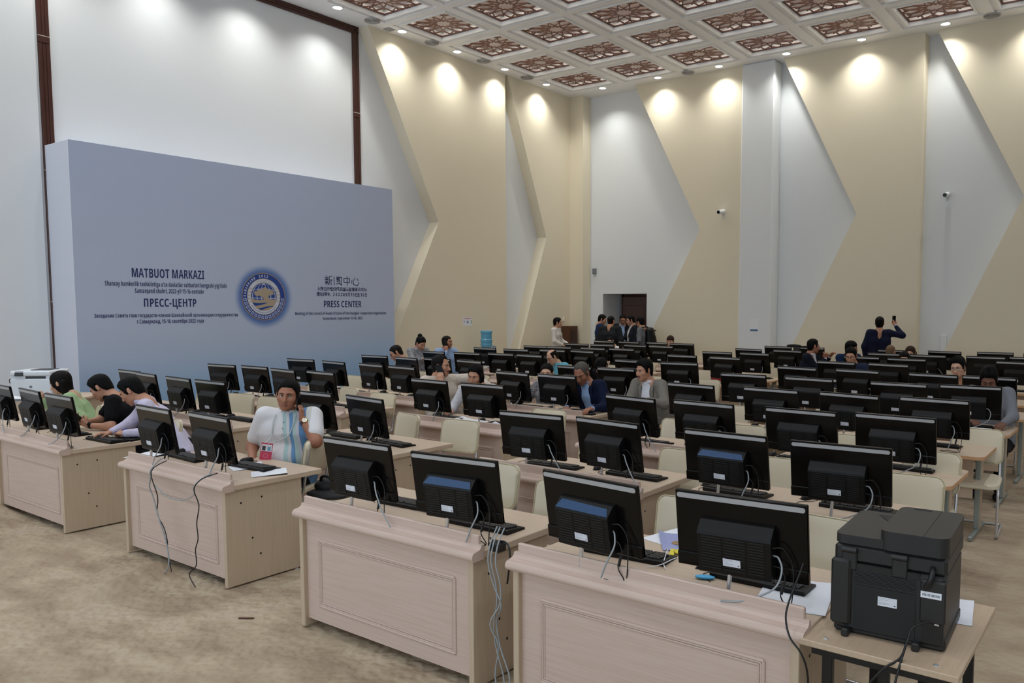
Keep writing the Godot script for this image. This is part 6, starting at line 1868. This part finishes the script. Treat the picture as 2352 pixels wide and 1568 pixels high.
	person({"label": "man with round dark glasses and wavy black hair near right edge", "at": Vector3(-1.95, 0, -10.96), "yaw": -4.0, "head": Vector3(-2.0, 1.24, -10.8), "face": [-8.0, 10.0, 6.0], "skin": "light", "hair": ["short", 0.032, "black"], "shirt": cloth(c8(190, 140, 110)), "glasses": true, "cell": 0.017})
	person({"label": "black-haired man in grey knit jumper bent behind his monitor at right edge", "at": Vector3(-1.36, 0, -9.48), "yaw": 0.0, "head": Vector3(-1.42, 1.225, -9.35), "face": [6.0, 30.0, 0.0], "skin": "dark", "hair": ["short", 0.03, "black"], "shirt": cloth(c8(128, 130, 136)), "collar": false, "cell": 0.015, "eyes": 0.0, "bulk": 1.05, "L": Vector3(-1.22, 0.80, -9.05)})
	# the group at the doorway
	var dark_grey = cloth(c8(34, 36, 40))
	person({"label": "man in navy blue suit with bowed head, left of the doorway group", "at": Vector3(-11.4, 0, -16.45), "yaw": 130.0, "sit": false, "head": Vector3(-11.38, 1.665, -16.4), "face": [118.0, 18.0, 0.0], "skin": "mid", "hair": ["short", 0.014, "black"], "shirt": white_shirt, "jacket": cloth(c8(26, 44, 84))})
	person({"label": "broad man in dark grey jacket seen from behind in the doorway group", "at": Vector3(-10.97, 0, -16.12), "yaw": 190.0, "sit": false, "head": Vector3(-10.94, 1.63, -16.15), "face": [186.0, 4.0, 0.0], "skin": "mid", "hair": ["short", 0.012, "dark"], "shirt": dark_grey, "jacket": dark_grey, "bulk": 1.2, "hs": 1.02})
	person({"label": "man with glasses in open dark jacket facing the hall in the doorway", "at": Vector3(-11.2, 0, -17.12), "yaw": 28.0, "sit": false, "head": Vector3(-11.19, 1.65, -17.05), "face": [40.0, 14.0, 0.0], "skin": "tan", "hair": ["short", 0.016, "black"], "shirt": blue_shirt, "jacket": cloth(c8(22, 24, 30)), "glasses": true, "gap": 0.06, "R": Vector3(-11.1, 1.22, -16.85)})
	person({"label": "man in charcoal suit in profile, speaking in the doorway group", "at": Vector3(-10.64, 0, -16.66), "yaw": -40.0, "sit": false, "head": Vector3(-10.66, 1.65, -16.6), "face": [-44.0, 12.0, 0.0], "skin": "mid", "hair": ["short", 0.018, "black"], "shirt": white_shirt, "jacket": cloth(c8(38, 40, 48)), "R": Vector3(-10.8, 1.22, -16.42)})
	o = {"label": "young man in grey hoodie with a backpack at the doorway", "at": Vector3(-10.22, 0, -16.5), "yaw": -80.0, "sit": false, "head": Vector3(-10.28, 1.61, -16.45), "face": [-100.0, 10.0, 0.0], "skin": "mid", "hair": ["short", 0.026, "black"], "shirt": cloth(c8(104, 106, 112)), "collar": false}
	person(o)
	t = thing("backpack", "black backpack with red tags worn by the man in grey hoodie", "backpack", Vector3(-10.22, 0, -16.5))
	g = Geo.new()
	var ch = o._chest; var bk = -o._F
	blob(g, [[ch + bk * 0.20 - o._up * 0.22 + o._L * 0.05, ch + bk * 0.19 + o._up * 0.10 + o._L * 0.03, 0.12, 0.10], [ch + bk * 0.20 - o._up * 0.22 - o._L * 0.07, ch + bk * 0.19 + o._up * 0.10 - o._L * 0.05, 0.12, 0.10], [ch + bk * 0.28 - o._up * 0.2, ch + bk * 0.27 - o._up * 0.05, 0.08, 0.07]], 0.02, 0.015)
	put("body", g, M.matte, t)
	g = Geo.new()
	for s in [-1.0, 1.0]: g.tube(curve([ch + bk * 0.11 + o._L * s * 0.10 + o._up * 0.2, o._shc + o._L * s * 0.10 + o._up * 0.05, ch + o._L * s * 0.115 + o._F * 0.125, ch + o._L * s * 0.13 - o._up * 0.15 + o._F * 0.07, ch + bk * 0.1 + o._L * s * 0.15 - o._up * 0.22], 4), 0.017, 6)
	put("strap", g, M.matte, t)
	g = Geo.new()
	for q in [[0.12, -0.09], [-0.3, 0.0]]: g.xf = Transform3D(Basis(o._L, Vector3.UP, bk), ch + bk * (0.30 if q[0] > 0 else 0.355) + o._up * q[0] + o._L * q[1]); g.box(Vector3(-0.045, -0.012, -0.012), Vector3(0.045, 0.012, 0.006), 0.004)
	put("tag", g, mat(c8(180, 44, 44), 0.6), t)

func polo_uv(n: MeshInstance3D, o: Dictionary):
	# the stripes run down the shirt: one look-up coordinate across the chest, none along it
	var m: ArrayMesh = n.mesh
	var a = m.surface_get_arrays(0)
	var v: PackedVector3Array = a[Mesh.ARRAY_VERTEX]
	var u := PackedVector2Array(); u.resize(v.size())
	for i in v.size():
		var q = v[i] - o._hip
		var h = q.dot(o._up)
		u[i] = Vector2(0.5 + (q - o._up * h).dot(o._L) * 1.0 + (h - 0.25) * 0.16, 0.5)
	a[Mesh.ARRAY_TEX_UV] = u
	var nm := ArrayMesh.new()
	nm.add_surface_from_arrays(Mesh.PRIMITIVE_TRIANGLES, a)
	n.mesh = nm

func p4_extras(t: Node3D, o: Dictionary):
	var g = Geo.new()
	var a = o._arms["L"]
	var d = (a[2] - a[1]).normalized()
	g.tube([a[2] - d * 0.055, a[2] - d * 0.034], 0.0345, 14)
	var w = put("watch", g, mat(c8(48, 24, 22), 0.5), t)
	g = Geo.new()
	var outw = (o._F * 0.8 + o._L * 0.6).normalized()
	outw = (outw - d * outw.dot(d)).normalized()
	g.tube([a[2] - d * 0.0445 + outw * 0.030, a[2] - d * 0.0445 + outw * 0.041], 0.020, 16)
	put("watch_case", g, mat(c8(176, 150, 96), 0.25, 0.9), w)
	g = Geo.new(); g.tube([a[2] - d * 0.0445 + outw * 0.041, a[2] - d * 0.0445 + outw * 0.0418], 0.016, 16)
	put("watch_dial", g, M.paper, w)
	# lanyard and badge
	var top1 = o._shc + o._L * 0.09 + o._F * 0.10 + o._up * 0.0
	var top2 = o._shc - o._L * 0.085 + o._F * 0.10
	var bd = o._belly + o._F * 0.262 - o._L * 0.08 + o._up * 0.12
	g = Geo.new()
	g.tube(curve([o._shc + o._L * 0.075 + o._up * 0.055 - F0(o) * 0.02, top1, o._chest + o._L * 0.055 + o._F * 0.158, bd + o._up * 0.05 + o._L * 0.015], 6), 0.005, 6, true, 0.4)
	g.tube(curve([o._shc - o._L * 0.075 + o._up * 0.055 - F0(o) * 0.02, top2, o._chest - o._L * 0.085 + o._F * 0.158, bd + o._up * 0.05 - o._L * 0.02], 6), 0.005, 6, true, 0.4)
	put("lanyard", g, mat(c8(190, 200, 196), 0.7), t)
	g = Geo.new()
	var X = (o._L + Vector3(0, -0.12, 0)).normalized(); var Z = (o._F + Vector3(0, 0.12, 0)).normalized(); var Y = Z.cross(X).normalized()
	g.xf = Transform3D(Basis(X, Y, X.cross(Y)), bd)
	g.box(Vector3(-0.047, -0.085, 0), Vector3(0.047, 0.055, 0.004))
	var b = put("badge", g, mat(c8(206, 60, 92), 0.4), t)
	var x = g.xf
	g = Geo.new(); g.xf = x; g.box(Vector3(-0.043, -0.012, 0.004), Vector3(0.043, 0.044, 0.0055)); put("badge_card", g, M.paper, b)
	g = Geo.new(); g.xf = x; g.box(Vector3(-0.036, -0.008, 0.0055), Vector3(-0.008, 0.03, 0.0062)); put("badge_photo", g, mat(c8(70, 56, 60), 0.5), b)
	g = Geo.new(); g.xf = x; g.box(Vector3(0.008, -0.006, 0.0055), Vector3(0.034, 0.026, 0.0062), 0.0); put("badge_print", g, mat(c8(120, 170, 200), 0.5), b)
	g = Geo.new()
	g.xf = x * Transform3D(Basis(Vector3.RIGHT, PI / 2), Vector3(0, -0.048, 0.004)); g.lathe([Vector2(0.014, 0.0), Vector2(0.014, 0.0015), Vector2(0.019, 0.0015), Vector2(0.019, 0.0)], 18)
	put("badge_seal", g, mat(c8(220, 130, 150), 0.5), b)
	g = Geo.new()
	for k in 3: g.ball(o._shc.lerp(o._chest, 0.25 + 0.35 * k) + o._F * (0.118 + 0.022 * k) - o._L * 0.0, Vector3(0.006, 0.006, 0.004), 8, 5)
	put("button", g, mat(c8(150, 150, 160), 0.4), t)
func F0(o): return o._F

func bag2():
	var t = thing("handbag", "black handbag with chain strap on the desk before the patterned blouse woman", "handbag", Vector3(-6.62, DESK, -7.62), 10.0)
	var g = Geo.new(); g.ball(Vector3(0, 0.07, 0), Vector3(0.12, 0.075, 0.05), 14, 8); put("body", g, M.matte, t)
	g = Geo.new(); g.tube(curve([Vector3(-0.05, 0.13, 0.03), Vector3(-0.06, 0.06, 0.06), Vector3(0.0, 0.02, 0.07), Vector3(0.06, 0.06, 0.06), Vector3(0.05, 0.13, 0.03)], 5), 0.004, 6); put("chain_strap", g, M.chrome, t)

func _ready():
	materials()
	setup()
	lights()
	room()
	ceiling()
	furniture()
	props()
	people()
